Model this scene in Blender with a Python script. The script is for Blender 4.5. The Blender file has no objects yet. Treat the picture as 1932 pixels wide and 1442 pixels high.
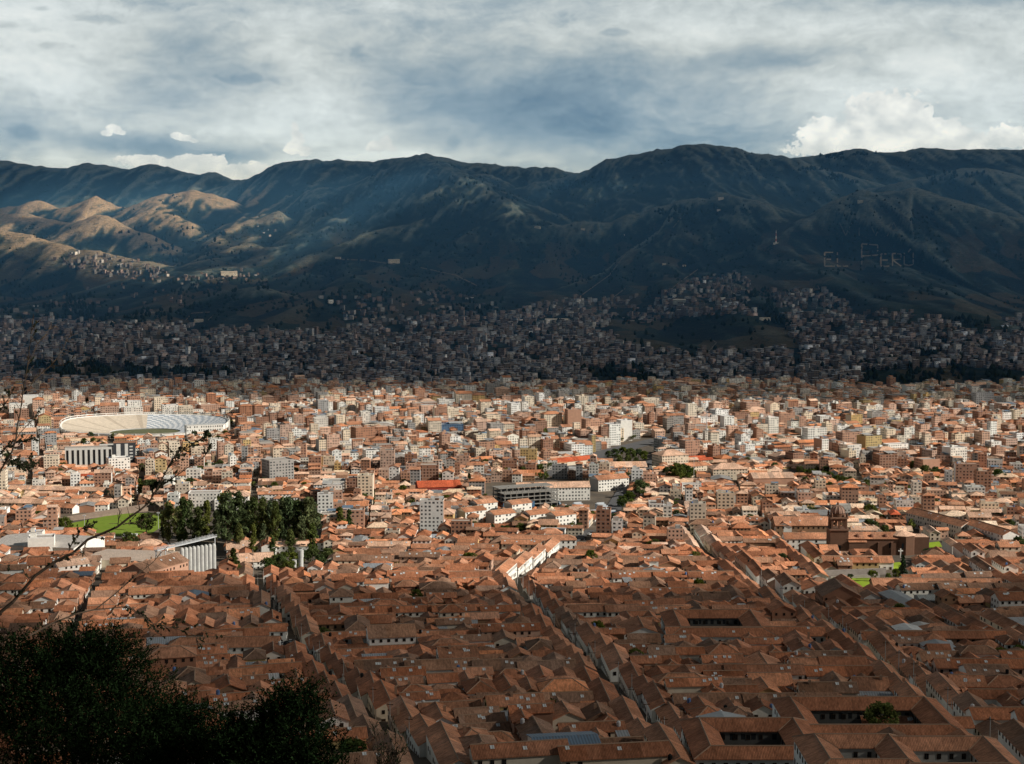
import bpy, math, random
import numpy as np
from mathutils import Vector
from mathutils.bvhtree import BVHTree

random.seed(7)
RNG = np.random.default_rng(11)
SC = bpy.context.scene
COL = SC.collection

# ------------------------------------------------------------------ camera model
F, CX, CY = 2805.0, 966.0, 721.0          # focal length and centre for the 1932 px wide photograph
TH = math.atan(221.0 / F)                 # the camera looks 4.5 degrees down
CAMZ = 240.0
CT, ST = math.cos(TH), math.sin(TH)

def ray(px, py):
    a, b = (px - CX) / F, -(py - CY) / F
    return a, CT + b * ST, -ST + b * CT

def at(px, py, Y):
    a, b, c = ray(px, py)
    return (a / b * Y, Y, CAMZ + c / b * Y)

def proj(x, y, z):
    d = y * CT - (z - CAMZ) * ST
    u = y * ST + (z - CAMZ) * CT
    return CX + F * x / d, CY - F * u / d

# ------------------------------------------------------------------ numpy noise
_perm = RNG.permutation(256)
_perm = np.concatenate([_perm, _perm])
_grad = np.stack([np.cos(np.arange(256) * 2.399963), np.sin(np.arange(256) * 2.399963)], 1)
def perlin(x, y):
    xi, yi = np.floor(x).astype(int), np.floor(y).astype(int)
    xf, yf = x - xi, y - yi
    xi &= 255; yi &= 255
    def g(ix, iy, dx, dy):
        h = _perm[_perm[ix & 255] + (iy & 255)]
        return _grad[h, 0] * dx + _grad[h, 1] * dy
    u = xf * xf * xf * (xf * (xf * 6 - 15) + 10); v = yf * yf * yf * (yf * (yf * 6 - 15) + 10)
    a = g(xi, yi, xf, yf); b = g(xi + 1, yi, xf - 1, yf); c = g(xi, yi + 1, xf, yf - 1); d = g(xi + 1, yi + 1, xf - 1, yf - 1)
    return (a + u * (b - a)) + v * ((c + u * (d - c)) - (a + u * (b - a)))
def fbm(x, y, o=5, gain=.5):
    s, a, n = 0., 1., 0.
    for k in range(o):
        s = s + a * perlin(x * 2 ** k + 17.3 * k, y * 2 ** k - 9.1 * k); n += a; a *= gain
    return s / n * 1.6
def ridged(x, y, o=5):
    s, a, n = 0., 1., 0.
    for k in range(o):
        s = s + a * (1 - 2.2 * np.abs(perlin(x * 2 ** k + 31.7 * k, y * 2 ** k + 5.3 * k))); n += a; a *= .52
    return s / n

# ------------------------------------------------------------------ terrain
_gy = np.arange(-200, 16001, 5.0)
_gz = np.interp(_gy, [-200, -20, 0, 380, 430, 700, 1000, 1500, 2000, 2700, 3500, 4200, 5000, 6000, 8000, 12000, 16000],
                [262, 240, 238.2, 101, 96, 67, 42, 22, 15, 1, 3, 18, 45, 92, 180, 300, 380])
_gzs = np.convolve(np.pad(_gz, 15, mode='edge'), np.ones(31) / 31, mode='valid')
_w = np.clip((_gy - 300) / 80, 0, 1)
_gz = _gz * (1 - _w) + _gzs * _w
def base_z(y):
    return np.interp(y, _gy, _gz)

# every crest line: points (photo x, photo y) and how far away it lies; width factor
RIDGES = [
  (10800, 1.0, [(-700,330),(-350,312),(-150,325),(0,305),(50,310),(90,318),(130,323),(165,311),(200,315),(245,322),(290,310),(330,322),(375,333),(395,326),(430,338),(470,341)]),
  (9300, 1.0, [(468,343),(490,325),(530,310),(570,306),(640,302),(670,306),(700,309),(750,300),(780,297),(803,292),(830,300),(870,310),(940,315),(980,319),(1040,318),(1080,328),(1120,330)]),
  (8000, 1.0, [(1060,340),(1120,323),(1150,305),(1200,295),(1270,278),(1310,273),(1350,275),(1390,282),(1430,295),(1500,303),(1560,325)]),
  (9200, 1.0, [(1480,312),(1520,300),(1600,286),(1680,288),(1800,282),(1850,281),(1932,287),(2050,280),(2250,300),(2700,290)]),
  ([8300,7200,6500], .55, [(803,300),(845,362),(883,348),(915,356),(950,388)][0:1] + [(883,347),(980,402)]),
  ([8600,8000,7700,7400], .4, [(905,330),(883,346),(850,356),(818,386)]),
  ([7000,6900,6700,6400,6000,5600], .42, [(1000,388),(857,394),(791,422),(700,443),(598,483),(507,537)]),
  ([6500,6400,6300,6300,6300,6300,6200,6000], .42, [(860,470),(952,442),(1013,430),(1170,422),(1226,397),(1277,384),(1360,373),(1420,384)]),
  ([6200,6000,5800,5600], .35, [(1360,376),(1180,475),(1060,545),(985,600)]),
  ([5100,5300,5500,5600,5650,5650,5600,5500,5500], .5, [(1290,525),(1317,510),(1464,453),(1550,394),(1621,364),(1703,359),(1763,380),(1932,417),(2200,470)]),
  ([5600,5300,5000,4700], .33, [(1703,362),(1690,450),(1650,540),(1610,610)]),
  ([5500,5200,4900,4600], .33, [(1800,395),(1830,470),(1880,540),(1932,590)]),
  ([7600,7400,7200,7000,7000,7000,7000], .45, [(1464,420),(1611,370),(1703,345),(1738,338),(1814,320),(1870,324),(1960,350)]),
  ([5100,4900,4700,4500], .35, [(1300,520),(1270,560),(1200,595),(1130,640)]),
  ([4650,4500,4400,4400,4350,4300,4250], .32, [(1200,640),(1260,605),(1300,594),(1360,592),(1410,598),(1459,616),(1515,642)]),
  ([4700,4600,4500,4450,4450,4500,4550], .36, [(314,602),(375,566),(431,549),(497,544),(558,564),(609,596),(630,620)]),
  ([6300,6200,6100,5900,5700,5600], .4, [(-250,395),(0,436),(90,456),(178,474),(284,494),(330,524)]),
  ([7200,7100,7000,6900,6800,6600,6300], .33, [(-60,398),(60,412),(140,425),(203,411),(240,426),(310,460),(385,500)]),
  ([8300,8200,8100,8100,8000,8000,8000,7900], .33, [(-120,380),(0,398),(40,395),(76,383),(106,401),(177,376),(228,396),(262,420)]),
  ([8100,8000,8000,8000,8100,8200,8400], .36, [(240,398),(304,372),(355,363),(395,368),(431,382),(482,402),(540,400)]),
  ([7900,7500,7200,6900], .25, [(300,378),(304,402),(350,425),(388,462)]),
  ([7400,7400,7500,7500,7600], .33, [(406,450),(467,422),(527,404),(558,421),(590,436)]),
  ([7200,7200,7250,7300], .33, [(548,450),(634,416),(664,430),(692,446)]),
  ([6600,6500,6500,6500,6500], .3, [(420,505),(450,485),(487,467),(527,472),(566,500)]),
  ([4300,4100,3900], .3, [(-400,520),(-200,560),(-60,600)]),
]
NA, NY = 760, 440
_s = np.linspace(-1, 1, NA)
GA = .40 * _s + .42 * _s ** 5                    # x/y of the grid columns (the frame ends at 0.345)
GY = 2500 * (14500 / 2500) ** np.linspace(0, 1, NY)
AA, YY = np.meshgrid(GA, GY)
XX = AA * YY
def make_hills():
    b = base_z(YY)
    n1 = fbm(XX / 900., YY / 900., 4); n2 = fbm(XX / 300. + 9, YY / 1700., 3)
    wx = XX + 70 * fbm(XX / 700., YY / 2200., 3) + 22 * n2; wy = YY + 60 * n1
    cands = []
    for dist, wf, pts in RIDGES:
        n = len(pts)
        if isinstance(dist, (int, float)): dist = [dist] * n
        dist = np.interp(np.linspace(0, 1, n), np.linspace(0, 1, len(dist)), dist)
        P = np.array([at(p[0], p[1], d) for p, d in zip(pts, dist)])
        best = np.full(XX.shape, 1e9); zc = np.zeros(XX.shape)
        for i in range(n - 1):
            A, B = P[i], P[i + 1]; dx, dy = B[0] - A[0], B[1] - A[1]
            t = np.clip(((wx - A[0]) * dx + (wy - A[1]) * dy) / (dx * dx + dy * dy), 0, 1)
            r = np.hypot(wx - A[0] - t * dx, wy - A[1] - t * dy)
            m = r < best
            best[m] = r[m]; zc[m] = (A[2] + t * (B[2] - A[2]))[m]
        hh = np.maximum(zc - b, 5)
        w = hh * (1.35 + 1.15 * wf) * (1 + .24 * n2) + 40
        best = np.sqrt(best ** 2 + 40. ** 2) - 40.
        cands.append(hh * np.exp(-(best / w) ** 1.08))
    k = 9.0
    Z = np.zeros_like(XX)
    for c in cands: Z += np.exp(np.clip(c / k, 0, 80)) - 1
    hz = k * np.log(1 + Z)
    # spurs and gullies run down towards the valley, so they are drawn out in depth
    w2 = 120 * fbm(XX / 500. + 3, YY / 1300., 4)
    rg = ridged((XX + w2) / 420., (YY + 300 * n1) / 1900., 4); r2 = ridged((XX + w2) / 150., (YY + 150 * n2) / 620., 4)
    r3 = ridged(XX / 55. + n2, YY / 150., 3)
    amp = np.clip(hz / 140., 0, 1)
    hz = hz + amp * (22 * (rg - .45) + 14 * (r2 - .4) + 4.5 * (r3 - .4)) * np.clip(hz / 260, .35, 1.2)
    hz = hz * np.clip((YY - 2900) / 500., 0, 1)
    return b + np.maximum(hz, 0)
ZZ = make_hills()
_lg0, _lgs = math.log(2500), math.log(14500 / 2500) / (NY - 1)
def terrain_z(x, y):
    x = np.asarray(x, float); y = np.asarray(y, float)
    bz = base_z(y)
    yy = np.clip(y, 2500.01, 14499)
    j = (np.log(yy) - _lg0) / _lgs; j0 = np.clip(j.astype(int), 0, NY - 2); fj = np.clip(j - j0, 0, 1)
    a = np.clip(x / yy, GA[0], GA[-1]); i0 = np.clip(np.searchsorted(GA, a) - 1, 0, NA - 2)
    fi = (a - GA[i0]) / (GA[i0 + 1] - GA[i0])
    z = (ZZ[j0, i0] * (1 - fi) + ZZ[j0, i0 + 1] * fi) * (1 - fj) + (ZZ[j0 + 1, i0] * (1 - fi) + ZZ[j0 + 1, i0 + 1] * fi) * fj
    return np.where(y > 2500, z, bz)
_hit_y = np.concatenate([np.arange(380, 3000, 4.0), np.arange(3000, 13500, 12.0)])
def hit(px, py):
    """where the sight line through a photo point meets the ground"""
    a, b, c = ray(px, py)
    zz = CAMZ + c / b * _hit_y
    d = zz - terrain_z(a / b * _hit_y, _hit_y)
    k = np.argmax(d < 0)
    if d[k] >= 0: return None
    if k > 0:
        t = d[k - 1] / (d[k - 1] - d[k]); Y = _hit_y[k - 1] + t * (_hit_y[k] - _hit_y[k - 1])
    else: Y = _hit_y[0]
    x = a / b * Y
    return (x, Y, float(terrain_z(x, Y)))

def inpoly(px, py, poly):
    px = np.asarray(px, float); py = np.asarray(py, float)
    r = np.zeros(px.shape, bool); n = len(poly)
    for i in range(n):
        x0, y0 = poly[i]; x1, y1 = poly[(i + 1) % n]
        if y0 == y1: continue
        c = ((y0 > py) != (y1 > py)) & (px < (x1 - x0) * (py - y0) / (y1 - y0) + x0)
        r ^= c
    return r

# ------------------------------------------------------------------ node helper
class E:
    """a socket or number that builds math nodes when used in arithmetic"""
    def __init__(s, nt, v): s.nt, s.v = nt, v
    def m(s, op, *o, clamp=False):
        n = s.nt.nodes.new('ShaderNodeMath'); n.operation = op; n.use_clamp = clamp
        for i, q in enumerate((s,) + o):
            q = q.v if isinstance(q, E) else q
            if isinstance(q, (int, float)): n.inputs[i].default_value = q
            else: s.nt.links.new(q, n.inputs[i])
        return E(s.nt, n.outputs[0])
    def __add__(s, o): return s.m('ADD', o)
    __radd__ = __add__
    def __mul__(s, o): return s.m('MULTIPLY', o)
    __rmul__ = __mul__
    def __sub__(s, o): return s.m('SUBTRACT', o)
    def __rsub__(s, o): return (s * -1) + o
    def __truediv__(s, o): return s.m('DIVIDE', o)
    def clamp(s): return s.m('ADD', 0.0, clamp=True)
    def ss(s, a, b):
        n = s.nt.nodes.new('ShaderNodeMapRange'); n.interpolation_type = 'SMOOTHSTEP'
        s.nt.links.new(s.v, n.inputs[0]); n.inputs[1].default_value = a; n.inputs[2].default_value = b
        return E(s.nt, n.outputs[0])
class NT:
    def __init__(s, nt): s.nt = nt; nt.nodes.clear()
    def new(s, t, **kw):
        n = s.nt.nodes.new(t)
        for k, v in kw.items(): setattr(n, k, v)
        return n
    def link(s, a, b): s.nt.links.new(a.v if isinstance(a, E) else a, b)
    def e(s, sock): return E(s.nt, sock)
    def vec(s, x, y, z):
        n = s.new('ShaderNodeCombineXYZ')
        for i, q in enumerate((x, y, z)):
            if isinstance(q, E): s.link(q, n.inputs[i])
            else: n.inputs[i].default_value = q
        return n.outputs[0]
    def noise(s, vec, scale=1, detail=4, rough=.55, dist=0., out=0):
        n = s.new('ShaderNodeTexNoise'); s.link(vec, n.inputs['Vector'])
        n.inputs['Scale'].default_value = scale; n.inputs['Detail'].default_value = detail
        n.inputs['Roughness'].default_value = rough; n.inputs['Distortion'].default_value = dist
        return s.e(n.outputs[out])
    def mix(s, f, a, b, mode='MIX'):
        n = s.new('ShaderNodeMix', data_type='RGBA', blend_type=mode, clamp_factor=True)
        for sock, q in ((n.inputs[0], f), (n.inputs[6], a), (n.inputs[7], b)):
            if isinstance(q, E): s.link(q, sock)
            elif isinstance(q, (int, float)): sock.default_value = q
            elif isinstance(q, tuple): sock.default_value = q + (1,) if len(q) == 3 else q
            else: s.link(q, sock)
        return n.outputs[2]
    def ramp(s, f, stops):
        n = s.new('ShaderNodeValToRGB'); s.link(f, n.inputs[0]); el = n.color_ramp.elements
        while len(el) < len(stops): el.new(.5)
        for q, (p, c) in zip(el, stops): q.position = p; q.color = c + (1,)
        return n.outputs[0]

# ------------------------------------------------------------------ sun, sky
SUN_EL = math.radians(30); SUN_AZ = math.radians(104)      # clockwise from the viewing direction: right and a little behind
SD = (math.sin(SUN_AZ) * math.cos(SUN_EL), math.cos(SUN_AZ) * math.cos(SUN_EL), math.sin(SUN_EL))
def make_world():
    w = bpy.data.worlds.new('World'); SC.world = w; w.use_nodes = True
    t = NT(w.node_tree)
    out = t.new('ShaderNodeOutputWorld'); bg = t.new('ShaderNodeBackground'); bg.inputs[1].default_value = .1
    t.link(bg.outputs[0], out.inputs[0])
    sky = t.new('ShaderNodeTexSky', sky_type='NISHITA', sun_disc=False, sun_elevation=SUN_EL, sun_rotation=SUN_AZ)
    sky.altitude = 3400
    tc = t.new('ShaderNodeTexCoord'); sp = t.new('ShaderNodeSeparateXYZ'); t.link(tc.outputs['Generated'], sp.inputs[0])
    x, y, z = (t.e(o) for o in sp.outputs)
    az = x.m('ARCTAN2', y); el = z.m('ARCSINE')
    def A(px): return (px - 966) / F
    def B(py): return (500 - py) / F
    den = z.m('MAXIMUM', 0.0) + .10
    px_, py_ = x / den, y / den
    warp = t.noise(t.vec(az * 6.0, el * 9.0, 3.1), 1, 4, .55) - .5
    n1 = t.noise(t.vec(px_ * .42, py_ * .30, 1.0), 1, 5, .56, .35)
    n2 = t.noise(t.vec(az * 8.0 + warp * .5, el * 21.0 + warp * 1.2, 5.0), 1, 7, .62, .2)
    n3 = t.noise(t.vec(az * 22.0 + warp * 1.0, el * 60.0 + warp * 1.5, 2.0), 1, 6, .62, .3)
    nf = t.noise(t.vec(az * 66.0 + warp * 2.0, el * 105.0 + warp * 2.5, 9.0), 1, 5, .6, .4)
    def blob(px, py, rx, ry, tilt=0., wob=.25):
        dx = (az - A(px)) * (F / rx); dy = (el - B(py)) * (F / ry)
        if tilt: dy = dy + dx * tilt
        if wob: dx = dx + (n2 - .5) * wob * 6; dy = dy + warp * wob * 8
        return ((dx * dx + dy * dy) * -1.0).m('EXPONENT')
    v = n1 * .36 + n2 * .62 + n3 * .46 + nf * .32 - .42
    for b in [(1000, 215, 330, 95, .25, .3, -.34), (1180, 270, 330, 50, 0, .2, -.16), (330, 170, 110, 70, 0, .5, -.13), (1830, 8, 300, 42, -.1, .3, -.36),
              (760, 60, 420, 40, 0, .4, -.08), (1450, 125, 190, 20, .1, .3, -.16), (1650, 230, 300, 120, 0, .3, .08),
              (90, 55, 190, 65, 0, .4, .30), (110, 170, 190, 60, 0, .4, .27), (580, 140, 110, 70, .6, .3, .21), (640, 235, 230, 55, .25, .3, .20),
              (950, 60, 420, 45, 0, .3, .13), (1330, 85, 160, 35, .2, .3, .15), (1700, 60, 240, 50, 0, .3, .12), (1800, 170, 260, 70, 0, .3, .12),
              (870, 295, 190, 22, .1, .3, .16), (60, 285, 200, 30, 0, .3, -.10)]:
        v = v + blob(*b[:6]) * b[6]
    # small dark scud
    for b in [(70, 82, 85, 9, .1, .25), (130, 112, 40, 8, 0, .25), (480, 161, 75, 11, .1, .25), (215, 60, 50, 10, 0, .4), (1065, 50, 30, 15, 0, .5), (1160, 72, 36, 10, 0, .5),
              (320, 30, 60, 12, .1, .5), (120, 50, 20, 5, 0, .3), (70, 275, 30, 17, 0, .5), (680, 108, 20, 14, 0, .5), (860, 280, 22, 14, 0, .5)]:
        v = v - (blob(b[0], b[1], b[2] * 1.25, b[3] * 1.35, b[4], b[5]) * 1.0 + (nf - .5) * 2.6 + (n3 - .5) * 1.4).ss(.42, 1.15) * blob(b[0], b[1], b[2] * 1.5, b[3] * 1.8, b[4], 0).ss(.06, .4) * .20
    # layered grey bank over the left-hand hills
    bank = blob(300, 287, 120, 20, .03, .22); bank2 = blob(450, 297, 90, 15, -.06, .22)
    v = v - bank * .30 - bank2 * .24
    col = t.ramp(v.clamp(), [(0.0, (.14, .23, .32)), (.22, (.24, .335, .415)), (.40, (.375, .455, .505)), (.55, (.54, .60, .615)), (.70, (.69, .75, .76)), (1.0, (.95, .97, .95))])
    # heaped white clouds standing on the far crest
    bil = t.noise(t.vec(az * 60.0, el * 75.0, 7.7), 1, 4, .52, .1)
    bil2 = t.noise(t.vec(az * 34.0 + .7, el * 44.0, 1.7), 1, 4, .55, .2)
    cum = None
    for (px, py, rx, ry) in [(1650, 232, 92, 52), (1560, 268, 62, 40), (1740, 268, 80, 36), (1640, 285, 180, 30), (1880, 276, 90, 20), (1800, 285, 70, 22), (716, 280, 20, 13), (730, 272, 14, 13), (742, 284, 12, 8), (704, 286, 12, 7), (564, 250, 9, 14), (569, 268, 13, 16), (560, 284, 16, 12), (580, 290, 15, 10),
                             (350, 266, 13, 7), (366, 270, 15, 7), (381, 274, 10, 5), (240, 256, 15, 9), (226, 264, 12, 6), (252, 262, 10, 5), (380, 318, 80, 20), (470, 330, 60, 20), (290, 312, 60, 12)]:
        dx = (az - A(px)) * (F / rx); dy = (el - B(py)) * (F / ry)
        g = ((dx * dx + dy * dy) * -1.0).m('EXPONENT')
        cum = g if cum is None else cum.m('MAXIMUM', g)
    bil3 = t.noise(t.vec(az * 230.0, el * 250.0, 4.2), 1, 3, .6, .1)
    m = cum + (bil - .5) * .80 + (bil2 - .5) * .55 + (bil3 - .5) * .95
    mask = m.ss(.40, .48)
    sh = (bil * .9 + bil2 * .6 + (el - B(300)) * 3.2 - .38).clamp()
    ccol = t.ramp(sh, [(0.0, (.44, .50, .53)), (.35, (.66, .69, .69)), (.6, (.93, .93, .89)), (1.0, (1.08, 1.07, 1.02))])
    col = t.mix(mask * .93, col, ccol)
    # light near the rim of the sky crosses the blue haze of the valley
    hz = el.ss(.15, .05); col = t.mix(1.0, col, t.vec(hz * .08 + 1.0, hz * .21 + 1.0, hz * .40 + .98), 'MULTIPLY')
    # the unseen sky overhead is darkened to cut the ambient light
    hi = el.ss(.17, .60); dk = hi * -.80 + 1.0
    dk = dk * (y.ss(-.25, .55) * .62 + .38)          # unseen sky behind the viewpoint darkened to deepen the shade
    col = t.mix(1.0, col, t.vec(dk, dk, dk), 'MULTIPLY')
    up = t.new('ShaderNodeMix', data_type='RGBA', blend_type='MULTIPLY'); up.inputs[0].default_value = 1
    t.link(col, up.inputs[6]); up.inputs[7].default_value = (10, 10, 10, 1)
    cover = (n1 * .5 + n2 * .5).ss(.30, .46) * .16 + .80
    fin = t.mix(cover, sky.outputs[0], up.outputs[2])
    t.link(fin, bg.inputs[0])
make_world()
SC.world.cycles.sampling_method = 'MANUAL'; SC.world.cycles.sample_map_resolution = 256
def make_sun():
    l = bpy.data.lights.new('sun', 'SUN'); l.energy = SUN_E; l.angle = math.radians(.53); l.color = (1, .93, .82)
    o = bpy.data.objects.new('sun', l); COL.objects.link(o)
    o.rotation_euler = Vector(SD).to_track_quat('Z', 'Y').to_euler(); o.location = (0, 0, 900)
SUN_E = 5.0
make_sun()
def make_camera():
    c = bpy.data.cameras.new('camera'); o = bpy.data.objects.new('camera', c); COL.objects.link(o)
    o.location = (0, 0, CAMZ); o.rotation_euler = (math.pi / 2 - TH, 0, 0)
    c.sensor_width = 36; c.lens = 36 * F / 1932; c.clip_start = .5; c.clip_end = 60000
    SC.camera = o
make_camera()
SC.view_settings.view_transform = 'Standard'; SC.view_settings.look = 'None'; SC.view_settings.exposure = 0; SC.view_settings.gamma = 1
cy = SC.cycles
cy.max_bounces = 4; cy.diffuse_bounces = 2; cy.glossy_bounces = 2; cy.transmission_bounces = 4; cy.volume_bounces = 0; cy.transparent_max_bounces = 12
cy.use_denoising = True; cy.use_adaptive_sampling = True; cy.adaptive_threshold = .018; cy.adaptive_min_samples = 24
try: cy.denoiser = 'OPENIMAGEDENOISE'
except Exception: pass
cy.sample_clamp_indirect = 4

def tag(o, label=None, cat=None, group=None, kind=None):
    if label: o['label'] = label
    if cat: o['category'] = cat
    if group: o['group'] = group
    if kind: o['kind'] = kind
    return o
# ------------------------------------------------------------------ materials
def new_mat(name):
    m = bpy.data.materials.new(name); m.use_nodes = True
    t = NT(m.node_tree); out = t.new('ShaderNodeOutputMaterial')
    return m, t, out
def principled(t, out, rough=.9, spec=.15):
    b = t.new('ShaderNodeBsdfPrincipled'); b.inputs['Roughness'].default_value = rough
    b.inputs['Specular IOR Level'].default_value = spec
    t.link(b.outputs[0], out.inputs[0]); return b
def simple_mat(name, c, rough=.9, spec=.15, var=.25, scale=.4, metal=0.):
    m, t, out = new_mat(name); b = principled(t, out, rough, spec)
    g = t.new('ShaderNodeNewGeometry')
    n = t.noise(g.outputs['Position'], scale, 5, .6)
    f = n * (2 * var) + (1 - var)
    col = t.mix(1.0, c, t.vec(f, f, f), 'MULTIPLY'); t.link(col, b.inputs['Base Color'])
    b.inputs['Metallic'].default_value = metal
    return m
def attr(t, name='Col'):
    n = t.new('ShaderNodeAttribute'); n.attribute_name = name; return n
def make_mats():
    M = {}
    # plastered or brick wall: colour per face, windows and slab bands by storey
    m, t, out = new_mat('wall_plaster'); b = principled(t, out, .9, .1)
    a = attr(t); al = t.e(a.outputs['Alpha'])
    uv = t.new('ShaderNodeUVMap'); sp = t.new('ShaderNodeSeparateXYZ'); t.link(uv.outputs[0], sp.inputs[0])
    u, v = t.e(sp.outputs[0]), t.e(sp.outputs[1])
    fu, fv = u.m('FRACT'), v.m('FRACT')
    wn = t.new('ShaderNodeTexWhiteNoise', noise_dimensions='3D')
    pos = t.new('ShaderNodeNewGeometry')
    t.link(t.vec(u.m('FLOOR'), v.m('FLOOR'), al * 37.0), wn.inputs['Vector']); r = t.e(wn.outputs['Value'])
    win = (fu - .5).m('ABSOLUTE').m('LESS_THAN', r * .12 + .17) * (fv - .53).m('ABSOLUTE').m('LESS_THAN', r * .05 + .20) * r.m('GREATER_THAN', .16) * al.m('GREATER_THAN', .2)
    band = ((fv - .5).m('ABSOLUTE').m('GREATER_THAN', .43)).m('MAXIMUM', (fu - .5).m('ABSOLUTE').m('GREATER_THAN', .45)) * al.m('GREATER_THAN', .8)
    n = t.noise(pos.outputs['Position'], .35, 6, .65); n2 = t.noise(pos.outputs['Position'], 2.2, 4, .6)
    f = n * .5 + n2 * .24 + .62
    c = t.mix(1.0, a.outputs['Color'], t.vec(f, f, f * .99), 'MULTIPLY')
    c = t.mix(band * .55, c, (.36, .33, .30))
    c = t.mix(win * .93, c, (.018, .021, .026))
    t.link(c, b.inputs['Base Color']); M['wall'] = m
    # terracotta tile
    m, t, out = new_mat('roof_tile'); b = principled(t, out, .88, .12)
    a = attr(t); uv = t.new('ShaderNodeUVMap'); sp = t.new('ShaderNodeSeparateXYZ'); t.link(uv.outputs[0], sp.inputs[0])
    u, v = t.e(sp.outputs[0]), t.e(sp.outputs[1]); pos = t.new('ShaderNodeNewGeometry')
    big = t.noise(pos.outputs['Position'], .10, 5, .6); lich = t.noise(pos.outputs['Position'], .9, 5, .7)
    streak = t.noise(t.vec(u * 1.25, v * .42, 0.0), 1, 5, .72)
    row = (u * (math.tau / .42)).m('SINE') * .5 + .5
    f = (big * 1.4 + .30) * (streak * 2.6 - .30).m('MAXIMUM', .25) * (row * .30 + .85)
    c = t.mix(1.0, a.outputs['Color'], t.vec(f, f, f), 'MULTIPLY')
    c = t.mix(lich.ss(.58, .72) * .45, c, (.20, .165, .125))
    c = t.mix(streak.ss(.62, .78) * .35, c, (.42, .25, .16))
    t.link(c, b.inputs['Base Color'])
    bp = t.new('ShaderNodeBump'); bp.inputs['Strength'].default_value = .6; bp.inputs['Distance'].default_value = .15
    t.link(row * .6 + streak * .9, bp.inputs['Height']); t.link(bp.outputs[0], b.inputs['Normal'])
    M['tile'] = m
    # corrugated sheet and flat concrete share the face colour
    m, t, out = new_mat('roof_sheet'); b = principled(t, out, .5, .4)
    a = attr(t); uv = t.new('ShaderNodeUVMap'); sp = t.new('ShaderNodeSeparateXYZ'); t.link(uv.outputs[0], sp.inputs[0])
    u, v = t.e(sp.outputs[0]), t.e(sp.outputs[1]); pos = t.new('ShaderNodeNewGeometry')
    rust = t.noise(t.vec(u * .9, v * .25, 4), 1, 5, .7); n = t.noise(pos.outputs['Position'], .25, 4, .6)
    f = (n * .5 + .75) * ((u * (math.tau / .9)).m('SINE') * .22 + .85)
    c = t.mix(1.0, a.outputs['Color'], t.vec(f, f, f), 'MULTIPLY')
    c = t.mix(rust.ss(.50, .70) * .6, c, (.20, .13, .09)); t.link(c, b.inputs['Base Color']); M['sheet'] = m
    m, t, out = new_mat('concrete'); b = principled(t, out, .9, .1)
    a = attr(t); pos = t.new('ShaderNodeNewGeometry'); n = t.noise(pos.outputs['Position'], .3, 6, .7)
    f = n * .9 + .52; c = t.mix(1.0, a.outputs['Color'], t.vec(f, f, f), 'MULTIPLY'); t.link(c, b.inputs['Base Color']); M['concrete'] = m
    m, t, out = new_mat('window_glass'); b = principled(t, out, .15, .5); b.inputs['Base Color'].default_value = (.012, .016, .02, 1); M['glass'] = m
    M['wood'] = simple_mat('dark_wood', (.06, .035, .02)); M['bark'] = simple_mat('bark', (.07, .05, .035), var=.4, scale=3)
    M['steel'] = simple_mat('painted_steel', (.62, .64, .66), .45, .4)
    M['ridge'] = simple_mat('ridge_mortar', (.36, .235, .16), var=.3, scale=.8)
    # leaves: shade by a per leaf colour
    def leaf(name, mul, trans=.25):
        m, t, out = new_mat(name); a = attr(t); oi = t.new('ShaderNodeObjectInfo'); rn = t.e(oi.outputs['Random'])
        c = t.mix(1.0, a.outputs['Color'], t.vec(rn * .9 + .75, rn * .55 + .85, (rn * 7.3).m('FRACT') * .7 + .6) if name == 'leaves' else mul, 'MULTIPLY')
        d = t.new('ShaderNodeBsdfDiffuse'); tr = t.new('ShaderNodeBsdfTranslucent'); t.link(c, d.inputs[0]); t.link(c, tr.inputs[0])
        mx = t.new('ShaderNodeMixShader'); mx.inputs[0].default_value = trans; t.link(d.outputs[0], mx.inputs[1]); t.link(tr.outputs[0], mx.inputs[2])
        t.link(mx.outputs[0], out.inputs[0]); return m
    M['leaf'] = leaf('leaves', (1, 1, 1), .35); M['bush'] = leaf('bush_leaves', (1, 1, 1), .2)
    # city ground
    m, t, out = new_mat('city_ground'); b = principled(t, out, .95, .1); pos = t.new('ShaderNodeNewGeometry')
    n = t.noise(pos.outputs['Position'], .05, 6, .65); n2 = t.noise(pos.outputs['Position'], .5, 5, .65)
    c = t.ramp((n * .6 + n2 * .4).clamp(), [(.3, (.07, .065, .06)), (.5, (.13, .11, .09)), (.62, (.19, .15, .11)), (.75, (.07, .085, .04))])
    t.link(c, b.inputs['Base Color']); M['ground'] = m
    # hills
    m, t, out = new_mat('hill_grass'); b = principled(t, out, .95, .05); pos = t.new('ShaderNodeNewGeometry')
    sp = t.new('ShaderNodeSeparateXYZ'); t.link(pos.outputs['Position'], sp.inputs[0]); z = t.e(sp.outputs[2])
    cav = t.e(attr(t, 'cav').outputs['Fac'])
    n = t.noise(pos.outputs['Position'], .0022, 8, .62); n2 = t.noise(pos.outputs['Position'], .012, 7, .66); n3 = t.noise(pos.outputs['Position'], .045, 5, .65)
    ter = (z * .28 + n2 * 22.0 + n * 40.0).m('SINE') * .5 + .5
    ter2 = (z * .9 + n2 * 9.0).m('SINE') * .5 + .5
    xh, yh = t.e(sp.outputs[0]), t.e(sp.outputs[1]); dry = xh.ss(-900.0, -1700.0) * yh.ss(5200.0, 6000.0) * yh.ss(9000.0, 8300.0) * .20  # dry grass of the left hills paled: sunlit brightness put into the colour
    f = n * .50 + n2 * .62 - .06 + n3 * .35 + cav * .40 - .54 + ter * .07 + dry
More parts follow.
